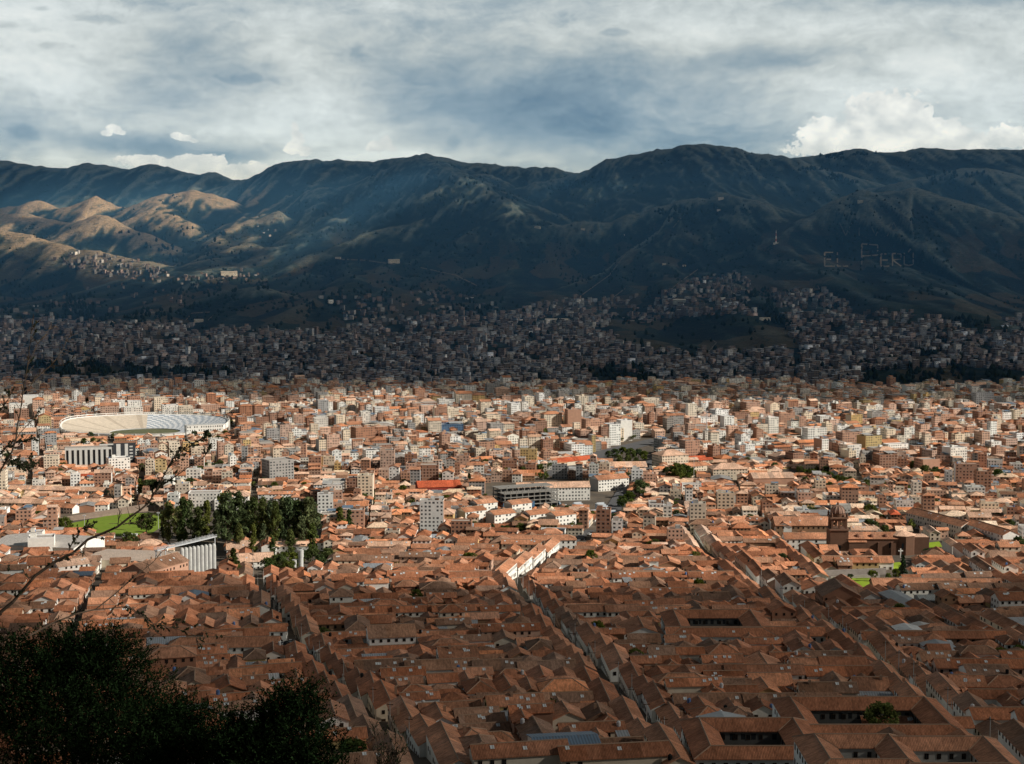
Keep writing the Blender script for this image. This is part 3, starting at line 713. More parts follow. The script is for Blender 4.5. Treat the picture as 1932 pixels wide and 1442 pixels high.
def build(S, PT, hi):
    """adds the geometry of one building spec; hi: 0 far, 1 middle, 2 near"""
    R = random.Random(S['seed']); fr = frame(S['x'], S['y'], S['a']); w, d, zb = S['w'], S['d'], S['z']
    W, RF = PT.g('wall'), PT.g('roof'); RC = PT.g('ridge_cap') if hi == 2 else None
    th = .28 if hi == 2 else (.22 if hi == 1 else 0.)
    t, fl, wc, rc, mat = S['t'], S['fl'], S['wc'], S['rc'], S['m']
    ze = zb + fl * S.get('fh', 2.9) + R.uniform(-.5, .6); p = S.get('p', .5 + R.uniform(-.06, .05)); x0, x1, y0, y1 = -w / 2, w / 2, -d / 2, d / 2
    wa = S.get('wa') or (R.choice((.5, .5, .3)), R.choice((.5, .5, 0)), .5, R.choice((.5, 0, 0)))
    if S.get('nowin'): wa = (0, 0, 0, 0)
    if t == 'bar':
        ax = S.get('ax') or ('x' if w >= d else 'y')
        gable(W, RF, fr, x0, x1, y0, y1, zb, ze, p, ax, wc, rc, mat, wa, fl, .5, S.get('hip', (0, 0)), th, RC)
    elif t in ('ell', 'you'):
        q = min(R.uniform(6.2, 8.6), .48 * d, .48 * w); sd = S['side']
        yb = (y1 - q, y1) if S['back'] else (y0, y0 + q)
        gable(W, RF, fr, x0, x1, *yb, zb, ze, p, 'x', wc, rc, mat, wa, fl, .5, (0, 0), th, RC)
        ya, yc = (y0, y1 - q) if S['back'] else (y0 + q, y1)
        xs = (x0, x0 + q) if sd else (x1 - q, x1); z2 = ze - R.choice((0, .5, 1.4, 2.9)) if fl > 1 else ze - .2
        gable(W, RF, fr, *xs, ya, yc, zb, z2 + .03, p, 'y', wc, jit(R, rc, .1), mat, wa, max(1, fl - 1), .5, (R.random() < .6, 0), th, RC)
        if t == 'you':
            xs = (x1 - q * .8, x1) if sd else (x0, x0 + q * .8)
            gable(W, RF, fr, *xs, ya, yc, zb, z2 - R.uniform(.2, 1.5), p, 'y', wc, jit(R, rc, .15), mat, wa, max(1, fl - 1), .4, (R.random() < .6, 0), th, RC)
        elif R.random() < .65:      # lean-to in the yard
            xs = (x1 - q * .7, x1 - .3) if sd else (x0 + .3, x0 + q * .7); L = PT.new('shed'); zz = zb + R.uniform(2.6, 4.5); n = R.uniform(.4, .9)
            m2, c2 = R.choice(((MI['sheet'], SHEET_W), (MI['sheet'], SHEET_G), (MI['tile'], OLD_T), (MI['sheet'], SHEET_G), (MI['tile'], ORANGE_T)))
            yq = (ya + .5, ya + (yc - ya) * n)
            a, b, c, e = fr(xs[0], yq[0]), fr(xs[1], yq[0]), fr(xs[1], yq[1]), fr(xs[0], yq[1])
            L.quad(a + (zz,), b + (zz,), c + (zz + .8,), e + (zz + .8,), c2, m2)
            for u, v, h1, h2 in ((a, b, zz, zz), (b, c, zz, zz + .8), (c, e, zz + .8, zz + .8), (e, a, zz + .8, zz)):
                L.quad(u + (zb - 3,), v + (zb - 3,), v + (h2 - .05,), u + (h1 - .05,), jit(R, ADOBE) + (0,), MI['wall'])
    elif t == 'court':
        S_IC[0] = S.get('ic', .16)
        court(W, RF, fr, x0, x1, y0, y1, S.get('cw') or min(R.uniform(5.5, 7.5), .33 * min(w, d)), zb, ze, p, wc, rc, fl, .5, th, RC)
    elif t == 'shed':
        gable(W, RF, fr, x0, x1, y0, y1, zb, zb + S.get('h', 5), S.get('p', .22), S.get('ax') or ('x' if w >= d else 'y'), wc, rc, mat, (0, 0, 0, 0), 1, .4, (0, 0), th, None)
    elif t == 'block':
        ze = zb + fl * S.get('fh', 2.9); k3 = 3 * fl / (ze - zb)
        C = [(x0, y0), (x1, y0), (x1, y1), (x0, y1)]
        for k in range(4):
            a, b = fr(*C[k]), fr(*C[(k + 1) % 4]); nu = max(1, round(math.dist(C[k], C[(k + 1) % 4]) / 3.1))
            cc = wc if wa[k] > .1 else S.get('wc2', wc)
            W.quad((a[0], a[1], zb - 3), (b[0], b[1], zb - 3), (b[0], b[1], ze), (a[0], a[1], ze), cc + (wa[k],), MI['wall'], (0, -k3, nu, -k3, nu, fl, 0, fl))
        if S.get('roof') == 'hip':
            gable(None, RF, fr, x0, x1, y0, y1, zb, ze, .42, 'x' if w >= d else 'y', wc, rc, MI['tile'], oh=.6, hip=(1, 1), th=th, RC=RC)
        elif S.get('roof') == 'gab':
            gable(None, RF, fr, x0, x1, y0, y1, zb, ze, .4, S.get('ax') or ('x' if w >= d else 'y'), wc, rc, MI['tile'], oh=.5, th=th, RC=RC)
            f2 = fr if (S.get('ax') or ('x' if w >= d else 'y')) == 'x' else swap(fr); aa, bb = (w, d) if f2 is fr else (d, w)
            for a in (-aa / 2, aa / 2): W.tri(f2(a, -bb / 2) + (ze,), f2(a, bb / 2) + (ze,), f2(a, 0) + (ze + .4 * bb / 2,), wc + (0,), MI['wall'])
        else:
            RF.quad(*[fr(*c) + (ze - .35 if hi else ze,) for c in C], rc, mat)
            if hi:      # parapet
                for k in range(4):
                    A, B = C[k], C[(k + 1) % 4]; iA, iB = (A[0] * (1 - .5 / w), A[1] * (1 - .5 / d)), (B[0] * (1 - .5 / w), B[1] * (1 - .5 / d))
                    hp = ze + .55
                    pc = tuple(min(.85, c * 1.08) for c in wc)
                    a, b, ia, ib = fr(*A), fr(*B), fr(*iA), fr(*iB)
                    W.quad(a + (ze,), b + (ze,), b + (hp,), a + (hp,), pc + (0,), MI['wall']); W.quad(ia + (ze - .35,), ib + (ze - .35,), ib + (hp,), ia + (hp,), pc + (0,), MI['wall']); W.quad(a + (hp,), b + (hp,), ib + (hp,), ia + (hp,), pc + (0,), MI['concrete'])
            if R.random() < .75 and min(w, d) > 6:   # stair head
                sw, sd2 = R.uniform(2.6, 4.2), R.uniform(2.6, 5); sx, sy = R.uniform(x0 + .5, x1 - sw - .5), R.uniform(y0 + .5, max(y0 + .6, y1 - sd2 - .5))
                PT.new('stair_head').box(fr, sx, sx + sw, sy, sy + sd2, ze - .3, ze + R.uniform(2, 3), S.get('wc2', wc) + (0,), MI['wall'], rc + (0,), MI['concrete'])
            if R.random() < .4 and min(w, d) > 6:    # sheet or tile shelter over part of the roof terrace
                c2, m2 = R.choice(((SHEET_W, 'sheet'), (SHEET_G, 'sheet'), (ORANGE_T, 'tile'), (TERRA, 'tile'), (SHEET_B, 'sheet'), (TERRA, 'tile'))); xa, xb = (x0, x0 + w * .5) if R.random() < .5 else (x1 - w * .55, x1)
                L = PT.new('roof_shelter'); yq = (y0 + .3, y0 + d * R.uniform(.5, .95))
                L.quad(fr(xa, yq[0]) + (ze + 2.1,), fr(xb, yq[0]) + (ze + 2.1,), fr(xb, yq[1]) + (ze + 2.9,), fr(xa, yq[1]) + (ze + 2.9,), c2, MI[m2])
                for q in ((xa + .2, yq[0] + .2), (xb - .2, yq[0] + .2), (xa + .2, yq[1] - .2), (xb - .2, yq[1] - .2)):
                    L.box(fr, q[0] - .12, q[0] + .12, q[1] - .12, q[1] + .12, ze - .3, ze + 2.1, (.2, .15, .1), MI['concrete'])
            if hi and R.random() < .5:                # water tank
                c = fr(R.uniform(x0 + 1, x1 - 1), R.uniform(y0 + 1, y1 - 1)); PT.new('water_tank').lathe((c[0], c[1], ze - .3), [(.62, 0), (.62, 1.3), (.2, 1.65), (0, 1.7)], R.choice(((.02, .02, .02), (.6, .6, .6), (.12, .2, .4))), MI['concrete'], 8)
    if hi == 2 and t in ('bar', 'ell', 'you') and mat == MI['tile'] and not S.get('plain'):
        # skylights and chimneys on the first roof slope facing the camera
        q = d if t == 'bar' else None
        if t == 'bar': ya_, dd = y0, d
        else:
            q_ = min(7.5, .48 * d, .48 * w); ya_, dd = (y1 - q_, q_) if S['back'] else (y0, q_)
        for k in range(R.choice((0, 1, 2, 3, 4)) if t != 'bar' or (S.get('ax') or ('x' if w >= d else 'y')) == 'x' else 0):
            if not S.get('hip'):
                xx = R.uniform(x0 + 1, x1 - 2); s = R.uniform(.25, .7); yy = ya_ + dd / 2 * s; zz = ze + p * dd / 2 * s + th + .14
                PT.new('skylight').quad(fr(xx, yy) + (zz,), fr(xx + 1.1, yy) + (zz,), fr(xx + 1.1, yy + 1.2) + (zz + p * 1.2,), fr(xx, yy + 1.2) + (zz + p * 1.2,), (.72, .74, .74), MI['sheet'])
        if R.random() < .28:
            c_ = fr(R.choice((x0 + 1.6, x1 - 1.6)), R.choice((y0 + 1.4, y1 - 1.4))); zt = ze + .9
            PT.new('water_tank').lathe((c_[0], c_[1], zt), [(.62, 0), (.62, 1.3), (.2, 1.65), (0, 1.7)], R.choice(((.02, .02, .02), (.6, .6, .6), (.12, .2, .4))), MI['concrete'], 8)
        if R.random() < .25 and t == 'bar':
            xx, yy = R.uniform(x0 + 1, x1 - 1), d * .1 * R.choice((-1, 1)) if w >= d else 0
            PT.new('chimney').box(fr, xx - .4, xx + .4, yy - .4, yy + .4, ze + .5, ze + p * min(w, d) / 2 + 1.2, (.34, .22, .15, 0), MI['wall'])

# ------------------------------------------------------------------ landmark buildings (measured in the photo)
LM = []
EXCL = []          # footprints kept free: polygons in ground coordinates
def rect_poly(x, y, w, d, a, g=0.):
    fr = frame(x, y, a); return [fr(-w / 2 - g, -d / 2 - g), fr(w / 2 + g, -d / 2 - g), fr(w / 2 + g, d / 2 + g), fr(-w / 2 - g, d / 2 + g)]
_sd = [1000]
def lm(name, label, cat, px, py, w, d, fl, deg, t, wc, rc, m='tile', front=True, group=None, **kw):
    """py = foot of the front wall's middle in the photo"""
    x, y, z = hit(px, py); a = math.radians(deg)
    if front: x += -math.sin(a) * d / 2; y += math.cos(a) * d / 2
    _sd[0] += 1
    S = dict(x=x, y=y, z=TZ(x, y), a=a, w=w, d=d, fl=fl, t=t, wc=wc, rc=rc, m=MI[m], seed=_sd[0], name=name, label=label, cat=cat, group=group, lm=True, side=0, back=1); S.update(kw)
    LM.append(S); EXCL.append(rect_poly(x, y, w, d, a, 1.0)); return S
N5 = (.5, .5, .5, .5)
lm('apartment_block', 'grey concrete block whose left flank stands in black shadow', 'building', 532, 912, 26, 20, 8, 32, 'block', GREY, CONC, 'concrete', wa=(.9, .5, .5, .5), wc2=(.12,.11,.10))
lm('gabled_hotel', 'long white four storey hotel with dormers and bright right gable', 'hotel', 1045, 945, 66, 15, 4, 8, 'bar', WHITE, PALE_T, ax='x', wa=(.6, 0, .5, 0), p=.55, fh=3.0)
lm('station_shed', 'long red roofed railway shed lying diagonally beside the avenue', 'shed', 1088, 878, 60, 15, 1, 34, 'bar', CREAM, RED_T, ax='x', fh=5, nowin=1)
lm('station_shed', 'pale railway shed with red roof farther up the avenue', 'shed', 1092, 846, 58, 14, 1, 30, 'bar', CREAM, TERRA, ax='x', fh=5, nowin=1)
lm('station_shed', 'low orange roofed hall at the near end of the rail yard', 'hall', 985, 905, 44, 16, 1, 4, 'bar', CREAM, ORANGE_T, ax='x', fh=4.5, nowin=1)
lm('red_hall', 'dark red hall with red gabled roof and white right end', 'hall', 830, 934, 40, 20, 2, 12, 'bar', DKRED, RED_T, ax='x', fh=4, nowin=1)
for i, (px, py, lab) in enumerate([(898, 991, 'leftmost of the white walk up apartment rows with grey gables'), (953, 997, 'second white apartment row from the left with small balconies'), (1020, 997, 'third white apartment row with grey gable to the left'),
                          (1068, 999, 'rightmost white apartment row beside the blue site screens'), (920, 975, 'apartment row behind with tall chimney box on brown roof'), (985, 976, 'rear apartment row below the concrete frame')]):
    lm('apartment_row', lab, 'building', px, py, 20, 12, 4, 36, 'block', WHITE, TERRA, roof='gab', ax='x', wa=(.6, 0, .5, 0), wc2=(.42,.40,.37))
for px, py, lab in [(830, 980, 'grey gabled house left of the white apartment rows'), (862, 978, 'second grey gabled house beside the apartment rows')]:
    lm('gabled_house', lab, 'house', px, py, 26, 15, 3, 30, 'bar', (.44,.42,.39), TERRA, ax='x', wa=(.5, 0, .5, 0))
lm('balcony_building', 'long white two storey building with dark balconies under hipped tile roof', 'building', 1018, 1037, 52, 11, 2, 4, 'bar', WHITE, TERRA, ax='x', wa=(.7, .5, .5, 0), hip=(0, 1), fh=3.6)
for i, (yy, lab) in enumerate([(872, 'nearest of the bright white houses lining the sunlit street'), (912, 'second bright white house along the sunlit street'), (952, 'third bright white house along the sunlit street'), (994, 'farthest bright white house along the sunlit street')]):
    x = np.interp(yy, [860, 1060], [0, 48]) - 8.5; S = dict(x=float(x), y=yy, z=TZ(x, yy), a=math.radians(-13), w=9, d=38 + i % 2 * 3, fl=2, t='bar', wc=WHITE, rc=TERRA, m=MI['tile'], seed=900 + i, name='street_house', label=lab, cat='house', lm=True, ax='y', wa=(.5, .6, .5, .5), fh=3.7, group='white houses on the sunlit street', side=0, back=0)
    LM.append(S); EXCL.append(rect_poly(S['x'], S['y'], 9, 40, S['a'], 1))
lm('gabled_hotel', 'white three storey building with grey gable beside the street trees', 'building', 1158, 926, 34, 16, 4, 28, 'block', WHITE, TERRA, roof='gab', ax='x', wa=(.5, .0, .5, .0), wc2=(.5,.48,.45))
lm('gabled_hotel', 'pink flat roofed block behind the white three storey building', 'building', 1180, 897, 46, 22, 3, 6, 'block', PINK, PALE_T, roof='gab', ax='x', wa=N5)
lm('hipped_hotel', 'cream five storey hotel with pale hipped roof above dark trees', 'hotel', 1274, 884, 32, 24, 5, 22, 'block', CREAM, PALE_T, roof='hip', wa=N5)
lm('hipped_hotel', 'cream gabled house left of the hipped hotel', 'house', 1318, 900, 26, 14, 4, 30, 'block', CREAM, TERRA, roof='gab', ax='x', wa=(.5, 0, .5, .5))
lm('hipped_hotel', 'wide cream four storey hotel with hipped tile roof', 'hotel', 1378, 906, 36, 22, 4, 8, 'block', CREAM, PALE_T, roof='hip', wa=(.6, 0, .5, .5))
lm('brick_building', 'wide salmon brick building with a white windowed left front', 'building', 1460, 924, 40, 20, 4, 6, 'block', BRICK2, PALE_T, roof='gab', ax='x', wa=(.05, .3, .5, .6))
lm('brick_building', 'square brick tower block rising over low tiled roofs', 'building', 1676, 889, 20, 18, 6, 10, 'block', BRICK, CONC, 'concrete', wa=(.9, .3, .5, .5))
lm('brick_building', 'brick tower block with pale right flank and stair head', 'building', 1757, 893, 20, 18, 5, 16, 'block', BRICK2, CONC, 'concrete', wa=(.1, .5, .5, .5))
def wall_bar(name, label, cat, p0, p1, wid, fl, side=1, wc=WHITE, rc=TERRA, **kw):
    """a long wing whose visible wall runs between two photo points; side = which way the depth goes"""
    (x0, y0, _), (x1, y1, _) = hit(*p0), hit(*p1); a = math.atan2(y1 - y0, x1 - x0); L = math.hypot(x1 - x0, y1 - y0)
    x, y = (x0 + x1) / 2 - math.sin(a) * wid / 2 * side, (y0 + y1) / 2 + math.cos(a) * wid / 2 * side
    _sd[0] += 1
    S = dict(x=x, y=y, z=TZ(x, y), a=a, w=L, d=wid, fl=fl, t='bar', wc=wc, rc=rc, m=MI['tile'], seed=_sd[0], name=name, label=label, cat=cat, lm=True, ax='x', wa=(.6, .5, .5, .5), side=0, back=0); S.update(kw)
    LM.append(S); EXCL.append(rect_poly(x, y, L, wid, a, 1)); return S
wall_bar('long_hotel', 'long white arcaded hotel wing with tile roof, farther of two', 'hotel', (1709, 994), (1813, 1016), 13, 3, 1, fh=3.3, wc=(.66,.62,.55))
wall_bar('long_hotel', 'long white arcaded hotel wing with tile roof, nearer of two', 'hotel', (1818, 1014), (1892, 1032), 13, 3, 1, fh=3.3)
wall_bar('brick_warehouse', 'large brick warehouse with dull brown gabled roof beside the silos', 'warehouse', (275, 1103), (356, 1088), 17, 2, 1, wc=BRICK2, rc=OLD_T, fh=4.6, wa=(.05, 0, 0, 0), nowin=1)
# church cloister wings
lm('convent_wing', 'white windowed convent wing left of the domed stone tower', 'church building', 1524, 1036, 32, 12, 2, 0, 'bar', WHITE, TERRA, ax='x', fh=4, nowin=1)
lm('convent_wing', 'high convent roof ridge behind the white convent wing', 'church building', 1530, 1018, 52, 20, 3, 0, 'bar', ADOBE, TERRA, ax='x', fh=3.6, nowin=1)
lm('convent_wing', 'convent wing running back along the narrow street', 'church building', 1478, 1018, 12, 46, 3, -3, 'bar', WHITE, TERRA, ax='y', fh=3.4, nowin=1)
lm('garden_pavilion', 'long tiled pavilion with arcaded front above the garden terraces', 'building', 1620, 1075, 44, 12, 1, 0, 'bar', WHITE, TERRA, ax='x', fh=4.5, wa=(.7, 0, 0, 0), hip=(0, 0))
lm('garden_pavilion', 'tiled wing with a white gable left of the garden arcade', 'building', 1588, 1073, 11, 26, 1, 0, 'bar', WHITE, TERRA, ax='y', fh=4.8, nowin=1, p=.55)
lm('garden_pavilion', 'tiled wing with a white gable right of the garden arcade', 'building', 1657, 1074, 10, 26, 1, 0, 'bar', WHITE, TERRA, ax='y', fh=4.8, nowin=1, p=.55)
lm('garden_pavilion', 'long low roof in front of the stone church wall', 'building', 1575, 1047, 46, 9, 1, 0, 'bar', ADOBE, TERRA, ax='x', fh=4, nowin=1)
lm('long_roofed_hall', 'very long low tiled hall right of the bright green lawn', 'hall', 1770, 1118, 72, 11, 1, -1, 'bar', ADOBE, TERRA, ax='x', fh=4, nowin=1)
# school left
lm('school_wing', 'long tiled school wing at the back of the school yard', 'school', 105, 938, 92, 10, 2, -8, 'bar', CREAM, PALE_T, ax='x', wa=(.6, .3, .5, .3), fh=3.2)
lm('school_wing', 'left school wing with white gallery front', 'school', 32, 968, 44, 10, 3, -6, 'bar', CREAM, PALE_T, ax='x', wa=(.6, .0, .5, .3))
lm('school_wing', 'short school wing with a white gable facing the field', 'school', 112, 969, 26, 10, 2, -20, 'bar', WHITE, TERRA, ax='x', wa=(.5, 0, .5, 0))
lm('school_wing', 'right school wing with bright white end gable', 'school', 180, 962, 40, 11, 2, 12, 'bar', WHITE, PALE_T, ax='x', wa=(.6, 0, .5, 0), fh=3.3)
lm('factory_hall', 'wide flat factory hall with pale sunlit roof beside the silos', 'factory', 232, 1072, 52, 34, 1, -10, 'shed', CREAM, (.66,.52,.42), 'sheet', h=6, p=.06, ax='x')
lm('factory_hall', 'long white roofed factory shed at the left edge', 'factory', 60, 1050, 62, 44, 1, -12, 'shed', WHITE, (.60,.56,.52), 'sheet', h=8, p=.12, ax='x')
lm('factory_block', 'white concrete factory block with dark roof tank at the left', 'factory', 78, 1052, 17, 13, 4, 14, 'block', WHITE, CONC, 'concrete', wa=(0, 0, 0, .1), fh=3.4)
lm('gabled_house', 'plain white gabled house in front of the factory shed', 'house', 140, 1091, 19, 11, 3, 36, 'bar', WHITE, PALE_T, ax='x', wa=(.3, 0, 0, 0))
lm('villa', 'salmon hipped villa between the sports field and the silos', 'house', 284, 1043, 17, 13, 2, 20, 'block', PINK, PALE_T, roof='hip', wa=N5)
lm('tiled_shelter', 'low terracotta roof on the near side of the sports field', 'shelter', 198, 1036, 21, 13, 1, -3, 'bar', ADOBE, TERRA, ax='x', nowin=1)
lm('banded_office', 'white office block with dark window bands behind the tall trees', 'office', 386, 962, 27, 15, 5, 6, 'block', WHITE, CONC, 'concrete', wa=(.9, .5, .5, .5))
lm('banded_office', 'low white office with window bands right of the taller one', 'office', 430, 965, 22, 14, 3, 10, 'block', WHITE, CONC, 'concrete', wa=N5)
lm('white_hall', 'white walled hall with pink roof right of the silos', 'hall', 476, 1074, 27, 16, 2, 14, 'bar', WHITE, PALE_T, ax='x', nowin=1)
lm('white_hall', 'low pale roofed hall beyond the white walled hall', 'hall', 462, 1050, 24, 18, 2, 10, 'bar', WHITE, PALE_T, ax='x', nowin=1)
# convent with arcades and the courtyard hotels of the foreground
def lm_court(label, c0, c1, h, fl, ws, wc=WHITE, rc=BROWN_T, name='courtyard_house', **kw):
    """c0, c1: far left and near right corners of the open court at eaves height, as photo points"""
    f, r, b, l = ws; rise = .25 * (f + r + b + l) / 4
    yb = hith(*c0, h)[1]; ya = hith(*c1, h)[1]
    for _ in range(6):      # eaves and ridge lie level, whatever the slope of the ground
        ym = (yb + b + ya - f) / 2; ze = TZ(0, ym) + h
        def lev(px, py, z): a_, b_, c_ = ray(px, py); Y = (z - CAMZ) / c_ * b_; return a_ / b_ * Y, Y
        (x0, yb), (x1, ya) = lev(*c0, ze), lev(*c1, ze + rise); ya = min(ya + f / 2, yb - 5)
    x0b, x1b = lev(c0[0], c1[1], ze + rise)[0], lev(c1[0], c0[1], ze)[0]; x0, x1 = (x0 + x0b) / 2, (x1 + x1b) / 2; X0, X1, Y0, Y1 = x0 - l, x1 + r, ya - f, yb + b
    _sd[0] += 1; cx, cy_ = (X0 + X1) / 2, (Y0 + Y1) / 2
    S = dict(x=cx, y=cy_, z=TZ(cx, cy_), a=0., w=X1 - X0, d=Y1 - Y0, fl=fl, t='court', wc=wc, rc=rc, m=MI['tile'], seed=_sd[0], name=name, label=label, cat='courtyard building', lm=True, cw=ws, fh=h / fl, p=.5, side=0, back=0); S.update(kw)
    LM.append(S); EXCL.append(rect_poly(cx, cy_, S['w'], S['d'], 0, .5)); return S
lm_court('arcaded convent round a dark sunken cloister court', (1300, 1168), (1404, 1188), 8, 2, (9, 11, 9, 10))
lm('long_convent_front', 'very long brown roof with white windowed wall below the cloister', 'convent', 1408, 1228, 68, 10, 2, 0, 'bar', WHITE, BROWN_T, ax='x', fh=3.6, wa=(.6, 0, 0, 0))
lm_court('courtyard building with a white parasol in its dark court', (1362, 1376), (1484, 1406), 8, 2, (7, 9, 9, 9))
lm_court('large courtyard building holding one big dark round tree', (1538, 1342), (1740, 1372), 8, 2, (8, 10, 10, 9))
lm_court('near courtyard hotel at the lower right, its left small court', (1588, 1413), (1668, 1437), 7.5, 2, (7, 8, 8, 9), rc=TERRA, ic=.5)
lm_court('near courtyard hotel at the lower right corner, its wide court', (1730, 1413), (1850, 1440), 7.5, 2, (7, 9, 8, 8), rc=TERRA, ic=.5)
lm('long_roofed_hall', 'long dark brown roof in front of the big tree courtyard', 'hall', 1733, 1402, 33, 8, 2, -1, 'bar', WHITE, BROWN_T, ax='x', nowin=1)
lm('brick_hall', 'tall plain brick hall among shaded roofs right of centre', 'hall', 1588, 1158, 19, 20, 3, 0, 'bar', BRICK, OLD_T, ax='y', fh=3.4, nowin=1)
lm('metal_shed', 'long grey sheet metal shed right of the brick hall', 'shed', 1722, 1160, 12, 30, 1, 8, 'shed', GREY, SHEET_G, 'sheet', h=6, ax='y')
lm('metal_shed', 'wide pale sheet roof behind the grey metal shed', 'shed', 1785, 1150, 26, 14, 1, 0, 'shed', GREY, (.42,.44,.42), 'sheet', h=5, ax='x')
lm('long_roofed_hall', 'long shaded roof with a light walled arcade at right', 'hall', 1690, 1228, 28, 9, 2, 0, 'bar', WHITE, BROWN_T, ax='x', wa=(.6, 0, 0, 0))
lm('long_roofed_hall', 'longest shaded brown roof near the right edge', 'hall', 1800, 1226, 46, 9, 2, 0, 'bar', ADOBE, BROWN_T, ax='x', nowin=1)
lm('white_house', 'white house with dark windows at the right edge', 'house', 1890, 1395, 17, 9, 2, 0, 'bar', WHITE, BROWN_T, ax='x', nowin=1, fh=3.4)
lm('white_house', 'white windowed house beside the small car park', 'house', 514, 1216, 12, 9, 2, 4, 'bar', WHITE, BROWN_T, ax='x', nowin=1, fh=3.4)
lm('long_roofed_hall', 'long brown roof with white gable ends left of the car park', 'hall', 420, 1243, 46, 10, 2, 3, 'bar', WHITE, TERRA, ax='x', nowin=1, hip=(1, 0))
lm('galleried_house', 'old galleried house with open timber balconies', 'house', 668, 1200, 34, 10, 2, 4, 'bar', ADOBE, BROWN_T, ax='x', wa=(.8, 0, 0, 0), fh=3.3)
# tall buildings of the business quarter
for a in [('dark glass tower left of the brick tower', 1045, 808, 15, 13, 9, 12, GREY, CONC_D, (.9, .5, .5, .5)), ('orange brick tower, tallest near the centre', 1084, 818, 19, 15, 11, 14, BRICK2, CONC, (.2, .9, .5, .5)),
          ('white slab tower right of centre', 1182, 832, 16, 14, 9, 20, WHITE, CONC, (.1, .5, .5, .2)), ('pale tower with blue window bands near the right edge', 1858, 776, 29, 20, 10, 8, (.56,.57,.58), CONC, N5),
          ('white tower standing at the left edge of the sunlit city', 58, 778, 22, 18, 9, 14, WHITE, CONC, (.1, .0, .5, .5)), ('slender white tower behind the stadium', 377, 752, 17, 15, 11, 18, WHITE, CONC, (.5, .1, .5, .5)),
          ('white tower directly behind the stadium', 255, 790, 20, 16, 9, 20, WHITE, CONC, (.5, .1, .5, .5)), ('paired white tower behind the stadium', 225, 788, 18, 16, 9, 24, WHITE, ORANGE_T, (.5, .1, .5, .5)),
          ('broad orange brick block behind the stadium to the right', 397, 790, 28, 18, 7, 26, BRICK2, CONC, (.9, .4, .5, .9)), ('white block cluster beside the slender tower', 690, 775, 26, 20, 7, 15, WHITE, CONC, N5),
          ('dark brick block standing left of the dark glass tower', 960, 812, 40, 16, 6, 10, BRICK, CONC_D, (.9, .3, .5, .5)), ('twin pale towers on the far right', 1708, 768, 24, 18, 7, 10, (.6,.58,.54), CONC, N5),
          ('dark blue banded hotel right of the white barrel roof', 850, 822, 34, 20, 5, 8, BLUE, CONC, (.9, .5, .5, .5)), ('tall tower in shade beyond the sunlit city', 928, 760, 16, 14, 11, 18, GREY, CONC_D, (.5, .5, .5, .5)),
          ('white hospital block at far right', 1898, 790, 34, 20, 7, 6, (.66,.66,.64), CONC, N5), ('grey office block with many window bands left of centre', 752, 893, 27, 18, 6, 12, GREY, CONC, (.9, .5, .5, .5)),
          ('dark narrow office block below the stadium front', 302, 850, 11, 11, 5, 10, (.12,.13,.15), CONC_D, (.9, .9, .5, .5)), ('brick block with white right flank below the striped hotel', 226, 896, 22, 15, 6, 26, WHITE, CONC, (.5, 0, .5, .9)),
          ('tall brick and white block left of centre', 706, 880, 18, 16, 6, 20, WHITE, CONC, (.5, .2, .5, .5)), ('brown brick slab at left centre', 690, 842, 26, 16, 8, 30, BRICK, CONC, (.3, .2, .5, .5))]:
    lm('tower_block', a[0], 'building', a[1], a[2], a[3], a[4], a[5], a[6], 'block', a[7], a[8], 'concrete', wa=a[9])
# ------------------------------------------------------------------ ground areas kept free of houses
def gpoly(*pts): return [hit(*p)[:2] for p in pts]
FIELD = gpoly((128, 989), (222, 970), (303, 968), (303, 996), (278, 1012), (136, 1012)); EXCL.append(gpoly((105, 1000), (130, 968), (310, 960), (312, 1014), (120, 1016)))
LAWNS = [gpoly((1567, 1093), (1640, 1092), (1652, 1100), (1640, 1112), (1583, 1113)), gpoly((1671, 1064), (1698, 1062), (1703, 1068), (1692, 1078), (1676, 1070)), gpoly((1733, 1027), (1772, 1023), (1778, 1033), (1736, 1036))]
EXCL += [gpoly((1560, 1084), (1720, 1078), (1722, 1100), (1660, 1116), (1578, 1116)), gpoly((1660, 1052), (1725, 1046), (1725, 1085), (1660, 1085)), gpoly((1725, 1020), (1790, 1016), (1800, 1040), (1728, 1042)),
         gpoly((1488, 1022), (1735, 1010), (1735, 1052), (1700, 1062), (1560, 1050))]
STAD = dict(x=(270 - 966) / F * 1995, y=1995, a=112, b=84)
EXCL.append([(STAD['x'] + (STAD['a'] + 8) * math.cos(t * .3), STAD['y'] + (STAD['b'] + 8) * math.sin(t * .3)) for t in range(21)])
EXCL += [gpoly((300, 985), (420, 950), (600, 948), (600, 1030), (440, 1035), (300, 1035)), gpoly((480, 1060), (600, 1040), (625, 1055), (590, 1090), (490, 1095)), gpoly((312, 1040), (420, 1020), (425, 1086), (345, 1092)),
         gpoly((915, 912), (1075, 905), (1200, 940), (1180, 975), (1080, 968), (930, 962)), gpoly((120, 850), (250, 846), (255, 884), (120, 888)), gpoly((512, 1212), (560, 1205), (575, 1244), (522, 1246)),
         gpoly((1010, 1052), (1105, 1000), (1150, 960), (1175, 965), (1130, 1010), (1068, 1058)), gpoly((1150, 850), (1230, 838), (1245, 880), (1190, 905), (1150, 880)),
         gpoly((1010, 900), (1060, 902), (1150, 866), (1245, 836), (1225, 826), (1130, 850)), gpoly((1225, 842), (1300, 800), (1322, 802), (1250, 846)), gpoly((560, 905), (700, 892), (710, 900), (570, 914)), gpoly((1480, 884), (1720, 924), (1716, 936), (1480, 896))]
STREETS_Y = [380, 620, 850, 1060, 1370, 1760]
